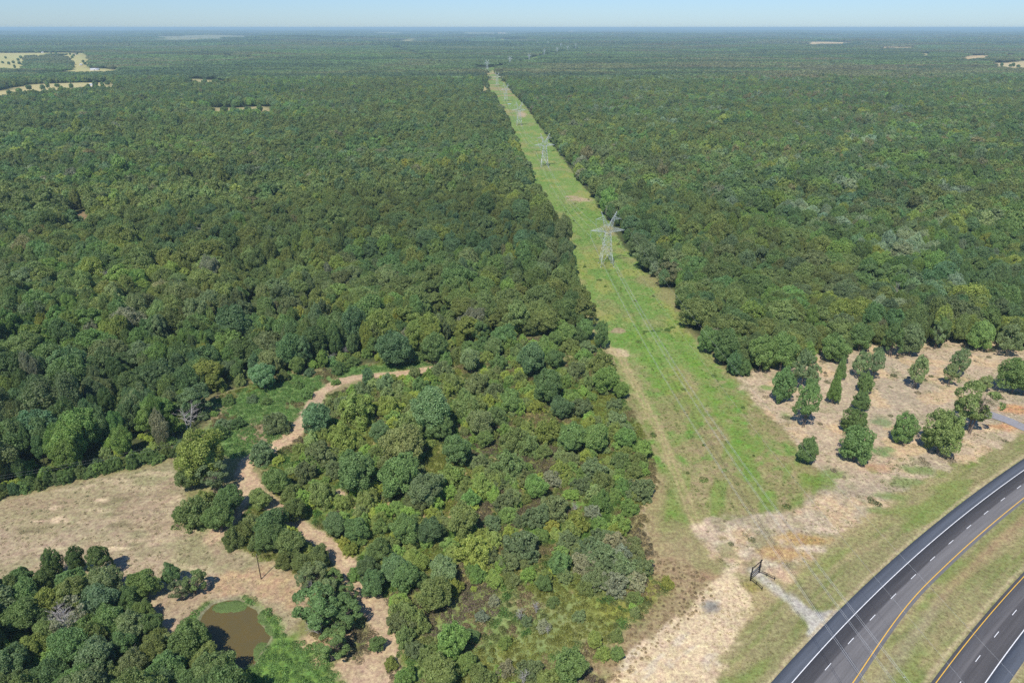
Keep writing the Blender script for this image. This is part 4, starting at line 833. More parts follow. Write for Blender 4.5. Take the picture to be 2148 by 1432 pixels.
for (base, where, lm), ids in keyed.items():
    ids.sort(key=lambda i: math.hypot(PL[i][0] - dict((n, p) for n, p in LAND)[lm][0], PL[i][1] - dict((n, p) for n, p in LAND)[lm][1]))
    for k, i in enumerate(ids):
        o_ = 'toward' if len(ids) == 1 else (ORD[k] if k < len(ORD) else f'{k + 1}th') + ' from'
        LABEL[i] = f"{base} {where}, {o_} {lm}"
GROUP = {'brush': 'plants of the scrub block beside the strip', 'pond bank': 'trees and shrubs on the pond bank', 'pond wood': 'trees of the wood below the tan field', 'clearing': 'trees standing in the dirt clearing',
         'right wood edge': 'trees along the edge of the right wood', 'left meadow': 'shrubs in the meadow above the trail', 'field hedge': 'shrubs in the row along the tan field', 'snag': 'dead snags among the living trees',
         'left wood': 'nearest trees of the left wood', 'right wood': 'nearest trees of the right wood'}
ri = np.random.default_rng(77)
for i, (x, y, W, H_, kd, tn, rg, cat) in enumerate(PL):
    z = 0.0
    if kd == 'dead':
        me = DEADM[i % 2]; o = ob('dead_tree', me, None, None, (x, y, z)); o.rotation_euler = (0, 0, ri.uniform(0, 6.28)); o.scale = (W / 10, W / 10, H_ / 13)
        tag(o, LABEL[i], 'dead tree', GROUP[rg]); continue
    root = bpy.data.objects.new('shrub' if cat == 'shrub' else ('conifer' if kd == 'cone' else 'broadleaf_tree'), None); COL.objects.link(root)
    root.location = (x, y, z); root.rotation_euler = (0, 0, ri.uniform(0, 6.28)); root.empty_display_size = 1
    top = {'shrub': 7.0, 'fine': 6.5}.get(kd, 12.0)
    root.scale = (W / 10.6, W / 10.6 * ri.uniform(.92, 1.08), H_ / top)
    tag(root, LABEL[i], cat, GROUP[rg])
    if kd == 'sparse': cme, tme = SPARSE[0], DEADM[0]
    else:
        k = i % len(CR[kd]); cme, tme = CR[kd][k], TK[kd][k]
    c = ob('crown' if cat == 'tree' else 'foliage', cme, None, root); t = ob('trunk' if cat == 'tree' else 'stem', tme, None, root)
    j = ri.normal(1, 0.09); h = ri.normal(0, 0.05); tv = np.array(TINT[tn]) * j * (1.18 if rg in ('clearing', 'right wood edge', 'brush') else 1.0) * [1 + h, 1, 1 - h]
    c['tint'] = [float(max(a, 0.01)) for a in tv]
print('plants', len(PL), time.time() - T0)

# ------------------------------------------------------------------ instanced stuff: the forest beyond, undergrowth, grass
def stuff(name, protos, pts, idx, rot, scl, tint, label=None, cat=None):
    """one object: copies of the proto meshes on points"""
    me = bpy.data.meshes.new(name); n = len(pts); me.vertices.add(n); me.vertices.foreach_set('co', np.asarray(pts, np.float32).ravel())
    a = me.attributes.new('kind_index', 'INT', 'POINT'); a.data.foreach_set('value', np.asarray(idx, np.int32))
    a = me.attributes.new('turn', 'FLOAT_VECTOR', 'POINT'); a.data.foreach_set('vector', np.stack([np.zeros(n), np.zeros(n), rot], 1).astype(np.float32).ravel())
    a = me.attributes.new('size', 'FLOAT_VECTOR', 'POINT'); a.data.foreach_set('vector', np.asarray(scl, np.float32).ravel())
    a = me.attributes.new('tint', 'FLOAT_VECTOR', 'POINT'); a.data.foreach_set('vector', np.asarray(tint, np.float32).ravel())
    o = ob(name, me); o['kind'] = 'stuff'
    if label: o['label'] = label; o['category'] = cat
    g = bpy.data.node_groups.new(name, 'GeometryNodeTree')
    g.interface.new_socket('Geometry', in_out='INPUT', socket_type='NodeSocketGeometry'); g.interface.new_socket('Geometry', in_out='OUTPUT', socket_type='NodeSocketGeometry')
    gi = g.nodes.new('NodeGroupInput'); go_ = g.nodes.new('NodeGroupOutput'); jn = g.nodes.new('GeometryNodeJoinGeometry')
    def named(nm, ty):
        q = g.nodes.new('GeometryNodeInputNamedAttribute'); q.data_type = ty; q.inputs['Name'].default_value = nm; return [s for s in q.outputs if s.enabled and s.name == 'Attribute'][0]
    ki, ro, sc = named('kind_index', 'INT'), named('turn', 'FLOAT_VECTOR'), named('size', 'FLOAT_VECTOR')
    for k, pm in enumerate(protos):
        src = bpy.data.objects.new(name + '_source', pm)
        oi = g.nodes.new('GeometryNodeObjectInfo'); oi.inputs['Object'].default_value = src; oi.transform_space = 'ORIGINAL'; oi.inputs['As Instance'].default_value = False
        ti = g.nodes.new('GeometryNodeGeometryToInstance'); g.links.new(oi.outputs['Geometry'], ti.inputs[0])
        cp = g.nodes.new('FunctionNodeCompare'); cp.data_type = 'INT'; cp.operation = 'EQUAL'
        ins = [s for s in cp.inputs if s.enabled]; g.links.new(ki, ins[0]); ins[1].default_value = k
        ip = g.nodes.new('GeometryNodeInstanceOnPoints'); g.links.new(gi.outputs[0], ip.inputs['Points']); g.links.new(cp.outputs[0], ip.inputs['Selection'])
        g.links.new(oi.outputs['Geometry'], ip.inputs['Instance']); g.links.new(ro, ip.inputs['Rotation']); g.links.new(sc, ip.inputs['Scale'])
        g.links.new(ip.outputs[0], jn.inputs[0])
    g.links.new(jn.outputs[0], go_.inputs[0])
    md = o.modifiers.new('scatter', 'NODES'); md.node_group = g; return o
rs = np.random.default_rng(99)
PTS, IDX, ROT, SCL, TNT = [], [], [], [], []
def addS(x, y, idx, s3, tv, zoff=0.0):
    n = len(x); PTS.append(np.stack([x, y, terrain(x, y) + zoff], 1)); IDX.append(idx); ROT.append(rs.uniform(0, 6.283, n)); SCL.append(s3); TNT.append(tv)
near_protos = [CR['round'][k] for k in range(5)] + [CR['oval'][k] for k in range(2)] + [CR['full'][0]]
protos = near_protos + MID + FAR1 + FAR2
nN, nM, nF1 = len(near_protos), len(MID), len(FAR1)
d = np.hypot(FX, FY); isn = d < 620; n = len(FX)
idx = np.where(isn, np.where(FK < 1.5, rs.integers(0, 5, n), rs.integers(5, 8, n)), nN + np.where(FK < 1.5, rs.integers(0, 4, n), rs.integers(4, 7, n)))
jv = rs.normal(1, 0.12, n)[:, None]; hv = rs.normal(0, 0.06, n)
tv = TV[FT.astype(int)] * jv * np.stack([1 + hv, np.ones(n), 1 - hv], 1)
tv = tv * (0.78 + 0.44 * fbm(FX * .6 + 5, FY + 9, 120, 3) + .18 * (fbm(FX + 50, FY, 33, 2) - .5))[:, None]
addS(FX, FY, idx, np.stack([FW / 10.4, FW / 10.4 * rs.uniform(.9, 1.1, n), FH / 12], 1), np.clip(tv, .012, .6))
# far patches 2.15 - 6.5 km and distant patches beyond
def stand(x, y, r):
    c = fbm(x * .45, y, 330, 4); e = fbm(x * .4 + 77, y + 50, 150, 3); t = np.outer(np.ones(len(x)), [0.112, 0.165, 0.055])
    m_ = sm(.48, .60, c)[:, None]; t = t * (1 - m_) + m_ * np.array([0.145, 0.158, 0.062])
    m_ = sm(.54, .66, e)[:, None] * .8; t = t * (1 - m_) + m_ * np.array([0.118, 0.200, 0.055])
    m_ = sm(.47, .36, fbm(x * .3 + 9, y * 1.2 + 50, 210, 3))[:, None] * .85; t = t * (1 - m_) + m_ * np.array([0.070, 0.108, 0.045])
    rt = sm(.55, .68, fbm(x * .5 + 700, y * 1.3, 230, 3)) * (x > 0.1 * y) * .6; t = t * (1 - rt[:, None]) + np.outer(rt, [0.165, 0.140, 0.070])
    return t * r.normal(1.40, 0.12, (len(x), 1)) * [1.03, .98, 1.12]
x, y = jitter(36, -5800, 5800, 2130, 6600, 31); k = woods(x, y, 8); x, y = x[k], y[k]; n = len(x)
addS(x, y, nN + nM + rs.integers(0, nF1, n), np.stack([np.ones(n), np.ones(n), .62 + .75 * fbm(x * .4, y, 170, 3) + rs.uniform(-.06, .06, n)], 1), stand(x, y, rs))
x, y = jitter(330, -34000, 34000, 6450, 42000, 32); n = len(x)
kk = np.ones(n, bool)
for pl in FARM:
    if pl[:, 1].min() > 6000: kk &= sdf(pl, x, y) > 120
x, y = x[kk], y[kk]; n = len(x)
addS(x, y, nN + nM + nF1 + rs.integers(0, 3, n), np.stack([np.ones(n), np.ones(n), rs.uniform(.8, 1.5, n)], 1), stand(x, y, rs))
# trees dotted over the farm fields
fx, fy = [], []
for k, (cx, cy) in enumerate([(5, 130), (18, 132), (28, 130), (30, 138), (40, 132), (38, 126), (44, 122), (22, 145), (108, 117), (118, 116), (122, 119), (152, 122), (155, 119), (148, 117), (163, 116), (146, 141), (150, 136), (154, 131), (174, 128), (178, 132), (186, 136), (190, 138), (186, 118), (12, 122),
                              (470, 233), (490, 234), (520, 232), (545, 232), (400, 171), (430, 172), (455, 173), (340, 80), (360, 80), (375, 80.5), (420, 80), (470, 79.5), (520, 79.5), (2100, 141), (2118, 142), (2124, 141), (2135, 143), (100, 182), (150, 183), (200, 178), (40, 192), (440, 80), (400, 80), (500, 80), (90, 186), (120, 181), (185, 183), (215, 181), (225, 176), (20, 196), (60, 186)]):
    a, b_ = P(cx, cy, 5); fx.append(a); fy.append(b_)
for k, (cx, cy) in enumerate([(50, 132), (54, 135), (60, 131), (66, 130), (72, 129), (78, 130), (84, 129), (88, 128), (58, 137), (62, 137)]):
    a, b_ = P(cx, cy, 5); fx.append(a); fy.append(b_)
FT_ = np.array([fx, fy]).T
n = len(fx); addS(np.array(fx), np.array(fy), nN + rs.integers(0, 4, n), np.stack([rs.uniform(1.1, 1.6, n)] * 2 + [rs.uniform(0.9, 1.3, n)], 1), np.tile(TV[0], (n, 1)) * rs.normal(1.1, .15, (n, 1)))
# understorey filling the near wood margins and gaps
for pl, cell, ed in ((BRUSH, 4.6, 2.5), (BANK, 6.5, 3.5), (FOREST_BL, 7.0, 0.0), (FOREST_L, 6.5, 0.5), (FOREST_R, 6.5, 3.0)):
    x, y = jitter(cell, -200, 200, 100, 330, int(cell * 10), 0.85); k = (sdf(pl, x, y) < -ed) & (sdf(POND, x, y) > 4) & (pdist(TRAIL, x, y) > 4.5) & (sdf(FIELD_L, x, y) > 2)
    if pl is BRUSH: k &= (fbm(x, y, 16, 3) > 0.45) & ((sdf(bro, x, y) > 2) | (rs.random(len(x)) < 0.26))
    x, y = x[k], y[k]; n = len(x); t = TV[rs.choice([2, 3, 4, 5, 6, 7], n, p=[.22, .26, .16, .14, .1, .12])] * 1.15
    if pl is BANK: k2 = sdf(pb, x, y) > 1; x, y, t = x[k2], y[k2], t[k2]
    UND = (x, y, t) if pl is BRUSH else (np.r_[UND[0], x], np.r_[UND[1], y], np.vstack([UND[2], t]))
o = stuff('forest', protos, np.vstack(PTS), np.concatenate(IDX), np.concatenate(ROT), np.vstack(SCL), np.vstack(TNT), 'endless dark green woodland running back to the flat horizon', 'forest')
print('forest pts', sum(len(a) for a in PTS), time.time() - T0)

# undergrowth and grass
wx, wy, wi, wsz, wt = [], [], [], [], []
def low(x, y, i, s, t): wx.append(x); wy.append(y); wi.append(i); wsz.append(s); wt.append(t)
ux, uy, ut = UND; n = len(ux); low(ux, uy, np.full(n, 5) + rs.integers(0, 2, n), np.where(sdf(bro, ux, uy) > 2, rs.uniform(.3, .68, n), rs.uniform(.15, .38, n)), ut * rs.normal(1.25, .12, (n, 1)) * [1.05, 1, .9])
x, y = jitter(1.5, -170, 170, 100, 345, 41, 0.9)
inb = (sdf(BRUSH, x, y) < 1) | (sdf(MEADOW, x, y) < 0) | ((sdf(BANK, x, y) < 0)) | (sdf(pb, x, y) < 0) | (pdist(WEEDS_BR, x, y) < 5)
k = inb & (sdf(POND, x, y) > 0.6) & (pdist(TRAIL, x, y) > 3.6) & (sdf(FIELD_L, x, y) > 0) & (pdist(SPUR, x, y) > 3.5) & (pdist(SPUR2, x, y) > 1.5)
x, y = x[k], y[k]; n = len(x); q = fbm(x, y, 8, 3); q2 = fbm(x + 90, y, 22, 3)
t = np.outer(np.ones(n), [0.14, 0.17, 0.05]); t[q > .55] = [0.10, 0.185, 0.04]; t[q < .42] = [0.22, 0.18, 0.085]; t[(q2 > .6)] = [0.19, 0.21, 0.045]; t[(q2 < .38)] = [0.17, 0.14, 0.085]
t[sdf(bro, x, y) < 0] *= [1.12, 1.05, 1.2]
_g = (sdf(MEADOW, x, y) < 0) & (q > .45); t[_g] = [.15, .25, .07]; _g = sdf(pb, x, y) < 0; t[_g] = [.16, .26, .075]
t[pdist(WEEDS_BR, x, y) < 5] = [0.27, 0.20, 0.12]
sz_ = rs.uniform(.45, 1.15, n); sz_[pdist(WEEDS_BR, x, y) < 5] *= .45; low(x, y, rs.integers(0, 3, n), sz_, t * rs.normal(1.2, .16, (n, 1)))
def tufts(pl, cell, seed, cols, extra=None, s=(.6, 1.3), prob=0.7, big=0.0):
    lo, hi = pl.min(0), pl.max(0); x, y = jitter(cell, max(lo[0], -260), min(hi[0], 260), max(lo[1], 100), min(hi[1], 640), seed, prob)
    k = sdf(pl, x, y) < -0.5
    if extra is not None: k &= extra(x, y)
    x, y = x[k], y[k]; n = len(x); q = fbm(x, y, 9, 3)[:, None]; c0, c1 = np.array(cols[0]), np.array(cols[1]); q = sm(.4, .6, q)
    low(x, y, np.where(rs.random(n) < big, rs.integers(0, 3, n), 3 + rs.integers(0, 2, n)), rs.uniform(*s, n), (c0 * (1 - q) + c1 * q) * rs.normal(1, .15, (n, 1)))
tufts(STRIP, 2.3, 51, ((.12, .20, .04), (.17, .21, .06)), lambda x, y: pdist(TRACK, x, y) > 1.6, prob=0.6, big=0.012)
tufts(FIELD_L, 2.1, 52, ((.36, .29, .19), (.27, .25, .14)), prob=0.6)
tufts(CLEAR_R, 1.7, 53, ((.20, .21, .10), (.36, .29, .20)), lambda x, y: (road_offset(x, y) < -12) & (fbm(x + 140, y, 5, 4) > .5), big=0.05)
tufts(SAND, 2.4, 54, ((.52, .40, .26), (.36, .29, .17)), prob=0.22, s=(.35, .8))
verge = np.vstack([np.stack(road_pt(np.arange(90, 260, 6.0), np.full(29, -32.0)), 1), np.stack(road_pt(np.arange(260, 88, -6.0), np.full(29, -8.2)), 1)])
median = np.vstack([np.stack(road_pt(np.arange(80, 260, 6.0), np.full(30, 10.0)), 1), np.stack(road_pt(np.arange(260, 76, -6.0), np.full(31, 17.5)), 1)])
tufts(verge, 1.5, 55, ((.20, .21, .075), (.28, .24, .12)), lambda x, y: sdf(DRIVE_P, x, y) > 0, s=(.35, .7)); tufts(median, 1.5, 56, ((.20, .21, .075), (.28, .24, .12)), s=(.35, .7))
# gully of tall weeds crossing the strip and dark bushes on it
for cx0, cx1, cy0, cy1, nn_ in [(1345, 1440, 697, 688, 20), (1140, 1200, 318, 316, 30), (1112, 1140, 318, 320, 14)]:
    for k in range(nn_):
        u = rs.random(); a, b_ = P(cx0 + (cx1 - cx0) * u, cy0 + (cy1 - cy0) * u + rs.normal(0, 2.0)); low(np.array([a]), np.array([b_]), np.array([rs.integers(0, 3)]), np.array([rs.uniform(.5, 1.1)]), np.array([[.15, .24, .06]]))
wx, wy = np.concatenate(wx), np.concatenate(wy); wi = np.concatenate(wi); wsz = np.concatenate(wsz); wt = np.clip(np.vstack(wt), .02, .7)
protoL = WEED + TUFT + [CR['shrub'][0], CR['shrub'][1]]
isb = wi < 5
def zl(x, y): return terrain(x, y) - 0.02
for nm, sel, lab in (('undergrowth', (wi < 3) | (wi > 4), 'low weeds and brambles covering the ground between shrubs'), ('grass', (wi == 3) | (wi == 4), 'short dry and green grass tufts over strip, field and verge')):
    s1 = wsz[sel]; stuff(nm, protoL, np.stack([wx[sel], wy[sel], zl(wx[sel], wy[sel])], 1), wi[sel], rs.uniform(0, 6.283, sel.sum()), np.stack([s1, s1, s1 * rs.uniform(.7, 1.3, len(s1))], 1), wt[sel], lab, nm)
print('low growth', len(wx), time.time() - T0)
# pond plants
def lily(px0, px1, py0, py1, n, col, z, seed):
    r = np.random.default_rng(seed); a = r.uniform(0, 2 * math.pi, n); d = np.sqrt(r.random(n)); x = (px0 + px1) / 2 + np.cos(a) * d * (px1 - px0) / 2; y = (py0 + py1) / 2 + np.sin(a) * d * (py1 - py0) / 2
    return np.array([P(i, j, z) for i, j in zip(x, y)])
Lp = np.vstack([lily(451, 490, 1265, 1281, 240, 0, -.4, 1), lily(478, 514, 1262, 1279, 240, 0, -.4, 2), lily(537, 562, 1350, 1386, 260, 0, -.4, 3), lily(545, 580, 1280, 1310, 160, 0, -.3, 4), lily(560, 605, 1300, 1330, 260, 0, -.1, 5)])
n = len(Lp); stuff('pond_plants', [WEED[2]], np.c_[Lp, np.where(np.arange(n) < 740, -.44, -.1)], np.zeros(n), rs.uniform(0, 6, n), np.outer(rs.uniform(.3, .6, n), [1, 1, .35]), np.tile([.22, .31, .10], (n, 1)) * rs.normal(1, .12, (n, 1)), 'pale green floating plants and reeds along the rim of the brown pond', 'pond plants')

# ------------------------------------------------------------------ transmission towers
def lattice(m, c0, h0, c1, h1, z0, z1, n, r, rb, x0=0.0, x1=0.0, dy=1.0):
    """square lattice shaft from half-width h0 at z0 to h1 at z1"""
    zs = [z0 + (z1 - z0) * (1 - (1 - i / n) ** 1.15) for i in range(n + 1)]
    def corner(i, k):
        t = (zs[i] - z0) / (z1 - z0); h = h0 + (h1 - h0) * t; cx = x0 + (x1 - x0) * t; sx_, sy = [(-1, -1), (1, -1), (1, 1), (-1, 1)][k % 4]; return (cx + sx_ * h, sy * h * dy, zs[i])
    for i in range(n):
        for k in range(4):
            m.bar(corner(i, k), corner(i + 1, k), r); m.bar(corner(i, k), corner(i + 1, k + 1), rb); m.bar(corner(i, k + 1), corner(i + 1, k), rb); m.bar(corner(i + 1, k), corner(i + 1, k + 1), rb)
def make_tower(th=.92):
    root = bpy.data.objects.new('lattice_pylon', None); COL.objects.link(root)
    m = MB(th); ring = 8.5; hb, hr = 4.3, 3.15
    for k in range(4):
        sx_, sy = [(-1, -1), (1, -1), (1, 1), (-1, 1)][k]; nx_, ny_ = [(-1, -1), (1, -1), (1, 1), (-1, 1)][(k + 1) % 4]
        a = (sx_ * hb, sy * hb, 0); b_ = (sx_ * hr, sy * hr, ring); m.bar(a, b_, .13)
        mid = ((sx_ + nx_) / 2 * hr, (sy + ny_) / 2 * hr, ring); m.bar(a, mid, .085); m.bar((nx_ * hb, ny_ * hb, 0), mid, .085)
        m.bar(b_, (nx_ * hr, ny_ * hr, ring), .08)
        for t in (0.33, 0.66):
            A = [a[j] + (b_[j] - a[j]) * t for j in range(3)]; B = [a[j] + (mid[j] - a[j]) * t for j in range(3)]; m.bar(A, B, .055)
            a2 = (nx_ * hb, ny_ * hb, 0); b2 = (nx_ * hr, ny_ * hr, ring); A = [a2[j] + (b2[j] - a2[j]) * t for j in range(3)]; B = [a2[j] + (mid[j] - a2[j]) * t for j in range(3)]; m.bar(A, B, .055)
    lattice(m, 0, hr, 0, 1.75, ring, 23.0, 5, .115, .06)
    for k in range(4):
        sx_, sy = [(-1, -1), (1, -1), (1, 1), (-1, 1)][k]; m.bar((sx_ * hb, sy * hb, -.4), (sx_ * hb, sy * hb, .3), .35)
    ob('tower_body', m.mesh('tower_body'), M_STEEL, root)
    m = MB(th)      # lower crossarm: two tapering trusses from the waist
    for s in (-1, 1):
        for sy in (-1, 1):
            m.bar((s * 1.7, sy * 1.7, 23.0), (s * 11.4, 0, 23.9), .10); m.bar((s * 4.2, sy * 1.2, 25.6), (s * 11.4, 0, 23.9), .075); m.bar((s * 1.75, sy * 1.7, 23.0), (s * 4.2, sy * 1.2, 25.6), .08)
            for t in (.2, .4, .6, .8):
                A = np.array((s * 1.7, sy * 1.7, 23.0)) * (1 - t) + np.array((s * 11.4, 0, 23.9)) * t; B = np.array((s * 4.2, sy * 1.2, 25.6)) * (1 - t) + np.array((s * 11.4, 0, 23.9)) * t; m.bar(A, B, .05)
                A2 = A * [1, -1, 1]; m.bar(A, A2, .045); t2 = t - .2
                A3 = (np.array((s * 1.7, sy * 1.7, 23.0)) * (1 - t2) + np.array((s * 11.4, 0, 23.9)) * t2); m.bar(A3, B, .045); m.bar(A3 * [1, -1, 1], A, .04)
        m.bar((-1.7, s * 1.7, 23), (1.7, s * 1.7, 23), .09)
    for sy in (-1, 1):
        m.bar((-4.2, sy * 1.2, 25.6), (-2.4, sy * 1.1, 27.2), .07); m.bar((4.2, sy * 1.2, 25.6), (2.4, sy * 1.1, 27.2), .07); m.bar((-1.75, sy * 1.7, 23), (0, sy * 1.1, 27.2), .07); m.bar((1.75, sy * 1.7, 23), (0, sy * 1.1, 27.2), .07)
        m.bar((-2.4, sy * 1.1, 27.2), (2.4, sy * 1.1, 27.2), .07); m.bar((-1.75, sy * 1.7, 23), (-2.4, sy * 1.1, 27.2), .07); m.bar((1.75, sy * 1.7, 23), (2.4, sy * 1.1, 27.2), .07)
    ob('lower_crossarm', m.mesh('lower_crossarm'), M_STEEL, root)
    for s in (-1, 1):
        m = MB(th)  # leaning horn up to the shield wire peak
        def horn(u, q, sy):   # u 0..1 along, q 0 inner 1 outer edge
            xi = 0.15 + u * 4.85; xo = 2.6 + u * 2.5; hy = 1.1 * (1 - u) + .05; z = 27.2 + u * 9.1; zz = z if q == 0 else 26.6 + u * 9.7
            return (s * (xi if q == 0 else xo), sy * hy, zz)
        N = 7
        for i in range(N):
            u, u2 = i / N, (i + 1) / N
            for sy in (-1, 1):
                m.bar(horn(u, 0, sy), horn(u2, 0, sy), .10); m.bar(horn(u, 1, sy), horn(u2, 1, sy), .09); m.bar(horn(u, 0, sy), horn(u2, 1, sy), .05); m.bar(horn(u2, 0, sy), horn(u2, 1, sy), .045)
            m.bar(horn(u2, 0, -1), horn(u2, 0, 1), .045); m.bar(horn(u2, 1, -1), horn(u2, 1, 1), .045); m.bar(horn(u, 0, -1), horn(u2, 0, 1), .045)
        ob('horn', m.mesh('horn'), M_STEEL, root)
        m = MB(th)  # short upper arm
        for sy in (-1, 1):
            m.bar((s * 3.2, sy * .6, 31.2), (s * 8.3, 0, 31.5), .085); m.bar((s * 4.2, sy * .5, 33.0), (s * 8.3, 0, 31.5), .07)
            for t in (.33, .66): m.bar((s * (3.2 + 5.1 * t), sy * .6 * (1 - t), 31.2 + .3 * t), (s * (4.2 + 4.1 * t), sy * .5 * (1 - t), 33 - 1.5 * t), .045)
        ob('upper_arm', m.mesh('upper_arm'), M_STEEL, root)
    for (xa, za, xb, zb) in INS:
        m = MB(th)
        pairs = [((xa, 0, za), (xb, 0, zb))] if xa != -5.3 else [((-7.0, 0, 23.5), (-5.3, 0, zb)), ((-3.4, 0, 23.2), (-5.3, 0, zb))]
        for A, B in pairs:
            A, B = np.array(A), np.array(B)
            for k in range(12):
                t = k / 12; m.bar(A + (B - A) * t, A + (B - A) * (t + .045), .13, .13, 6)
            m.bar(A, B, .04)
        m.bar((xb - .25, 0, zb), (xb + .25, 0, zb), .06)
        ob('insulator_string', m.mesh('insulator_string'), M_GLASS_INS, root)
    return root
INS = [(-11.3, 23.85, -11.3, 19.9), (-5.3, 23.4, -5.3, 20.1), (-8.2, 31.4, -8.2, 27.7)]
tw0 = make_tower(); tw1 = make_tower(1.35); tw2 = make_tower(2.3)
allT = TW + LINE2
labT = ['tall steel lattice pylon with V-shaped horns, nearest of the line', 'grey lattice pylon second along the cleared strip, beside the right wood', 'lattice pylon third along the grassy strip, beside the bare soil',
        'lattice pylon fourth along the strip, just beyond the blue tarp', 'faint lattice pylon fifth along the strip, before the bend', 'lattice pylon at the far end of the strip where the line bends',
        'tiny pylon first beyond the bend, above the dark tree gap', 'tiny pylon second beyond the bend of the line', 'tiny pylon third beyond the bend of the line', 'tiny pylon fourth beyond the bend of the line', 'tiny pylon fifth beyond the bend of the line',
        'tiny pylon sixth beyond the bend, where the dark gap ends', 'faint hazy pylon farther back, just left of where the dark gap ends', 'faint hazy pylon farther back, second left of the gap end', 'faintest hazy pylon farther back, third left of the gap end']
def tdir(i):
    a = np.array(allT[max(i - 1, 0)]); b_ = np.array(allT[min(i + 1, len(allT) - 1)]); d_ = b_ - a
    return math.atan2(d_[1], d_[0]) - math.pi / 2
TP = []
for i, (x, y) in enumerate(allT):
    src_t = tw0 if i == 0 else (tw1 if i < 5 else tw2)
    if i in (0, 1, 5): r_ = src_t
    else:
        r_ = src_t.copy(); COL.objects.link(r_)
        for ch in list(src_t.children): c2 = ch.copy(); COL.objects.link(c2); c2.parent = r_
    ang = tdir(i) if i < 12 else 0.0
    r_.location = (x, y, float(terrain(x, y))); r_.rotation_euler = (0, 0, ang); tag(r_, labT[i], 'pylon', 'pylons of the power line'); TP.append((x, y, float(terrain(x, y)), ang))
# the conductors: each phase is a pair of wires; one more pylon stands behind the camera
def attach(i, lx, lz):
    if i < 0: x, y, z, a = TW[0][0] + 26.3, TW[0][1] - 362, 0.0, TP[0][3]
    else: x, y, z, a = TP[i]
    return np.array([x + lx * math.cos(a), y + lx * math.sin(a), z + lz])
def span_pts(A, B, sag, n=36):
    t = np.linspace(0, 1, n)[:, None]; p = A + (B - A) * t; p[:, 2] -= (4 * sag * t * (1 - t))[:, 0]; return p
WL = [('left outer', -11.3, 19.9, 2), ('inner', -5.3, 20.1, 2), ('upper', -8.2, 27.7, 2), ('left shield', -5.1, 36.2, 1), ('right shield', 5.1, 36.2, 1)]
for i in range(-1, 5):
    for nm, lx, lz, cnt in WL:
        if i > 2 and cnt == 1: continue
        m = MB(); rad = 0.030 if i < 0 else (0.026 if i == 0 else 0.032)
        if cnt == 1: rad *= 0.55
        for s in ([-.23, .23] if cnt == 2 else [0]):
            pts = span_pts(attach(i, lx + s, lz), attach(i + 1, lx + s, lz), 10.5 if cnt == 2 else 7.5); m.chain(pts, [rad] * len(pts), 4)
        if cnt == 2 and i < 1:
            for t in np.linspace(.06, .94, 8):
                p0 = attach(i, lx, lz) * (1 - t) + attach(i + 1, lx, lz) * t; p0[2] -= 4 * 10.5 * t * (1 - t); a = TP[max(i, 0)][3]
                dx = np.array([math.cos(a), math.sin(a), 0]) * .26; m.bar(p0 - dx, p0 + dx, .05)
        o = ob('conductor_bundle' if cnt == 2 else 'shield_wire', m.mesh('conductor'), M_WIRE)
        sp = ['span from the nearest pylon over the road', 'span between first and second pylons', 'span between second and third pylons', 'span between third and fourth pylons', 'span between fourth and fifth pylons', 'span between fifth and sixth pylons'][i + 1]
        tag(o, f"{'pair of' if cnt == 2 else 'single thin'} pale {nm} {'conductors' if cnt == 2 else 'wire'}, {sp}", 'power cable', 'wires of the power line')

# ------------------------------------------------------------------ timber gateway with wing rails
gA = np.array(P(1574, 1217)); gB = np.array(P(1592, 1201)); gc = (gA + gB) / 2
gate = bpy.data.objects.new('timber_gateway', None); COL.objects.link(gate); gate.location = (gc[0], gc[1], 0)
tag(gate, 'black timber ranch gateway with crossbars and low rail wings, at the drive', 'gateway')
def gl(p, z=0.0): return (p[0] - gc[0], p[1] - gc[1], z)
HG = 5.0
for e in (gA, gB):
    m = MB(); x_, y_, _ = gl(e); m.box(x_ - .14, x_ + .14, y_ - .14, y_ + .14, -.3, HG); ob('post', m.mesh('post'), M_BLACKWOOD, gate)
dg = (gB - gA) / np.linalg.norm(gB - gA)
for z, ext, nm in ((HG - .18, .55, 'crossbar'), (2.35, .40, 'crossbar'), (.55, 0, 'bottom_rail')):
    m = MB(); a = gA - dg * ext; b_ = gB + dg * ext; off_g = np.array([dg[1], -dg[0]]) * .145 * (1 if z > 1 else 0); m.bar(gl(a + off_g, z), gl(b_ + off_g, z), .125 if z > 1 else .07); ob(nm, m.mesh(nm), M_BLACKWOOD, gate)
for s_px, mid_px, e_px in (((1574, 1217), (1586, 1226), (1598, 1237)), ((1592, 1201), (1608, 1208), (1624.5, 1216))):
    s, mi, e = [np.array(P(*q)) for q in (s_px, mid_px, e_px)]
    for q in (mi, e):
        m = MB(); x_, y_, _ = gl(q); m.box(x_ - .09, x_ + .09, y_ - .09, y_ + .09, -.3, 1.25); ob('wing_post', m.mesh('wing_post'), M_BLACKWOOD, gate)
    for z in (1.12, .60):
        m = MB(); m.bar(gl(s, z), gl(mi, z), .075); m.bar(gl(mi, z), gl(e, z), .075); ob('wing_rail', m.mesh('wing_rail'), M_BLACKWOOD, gate)

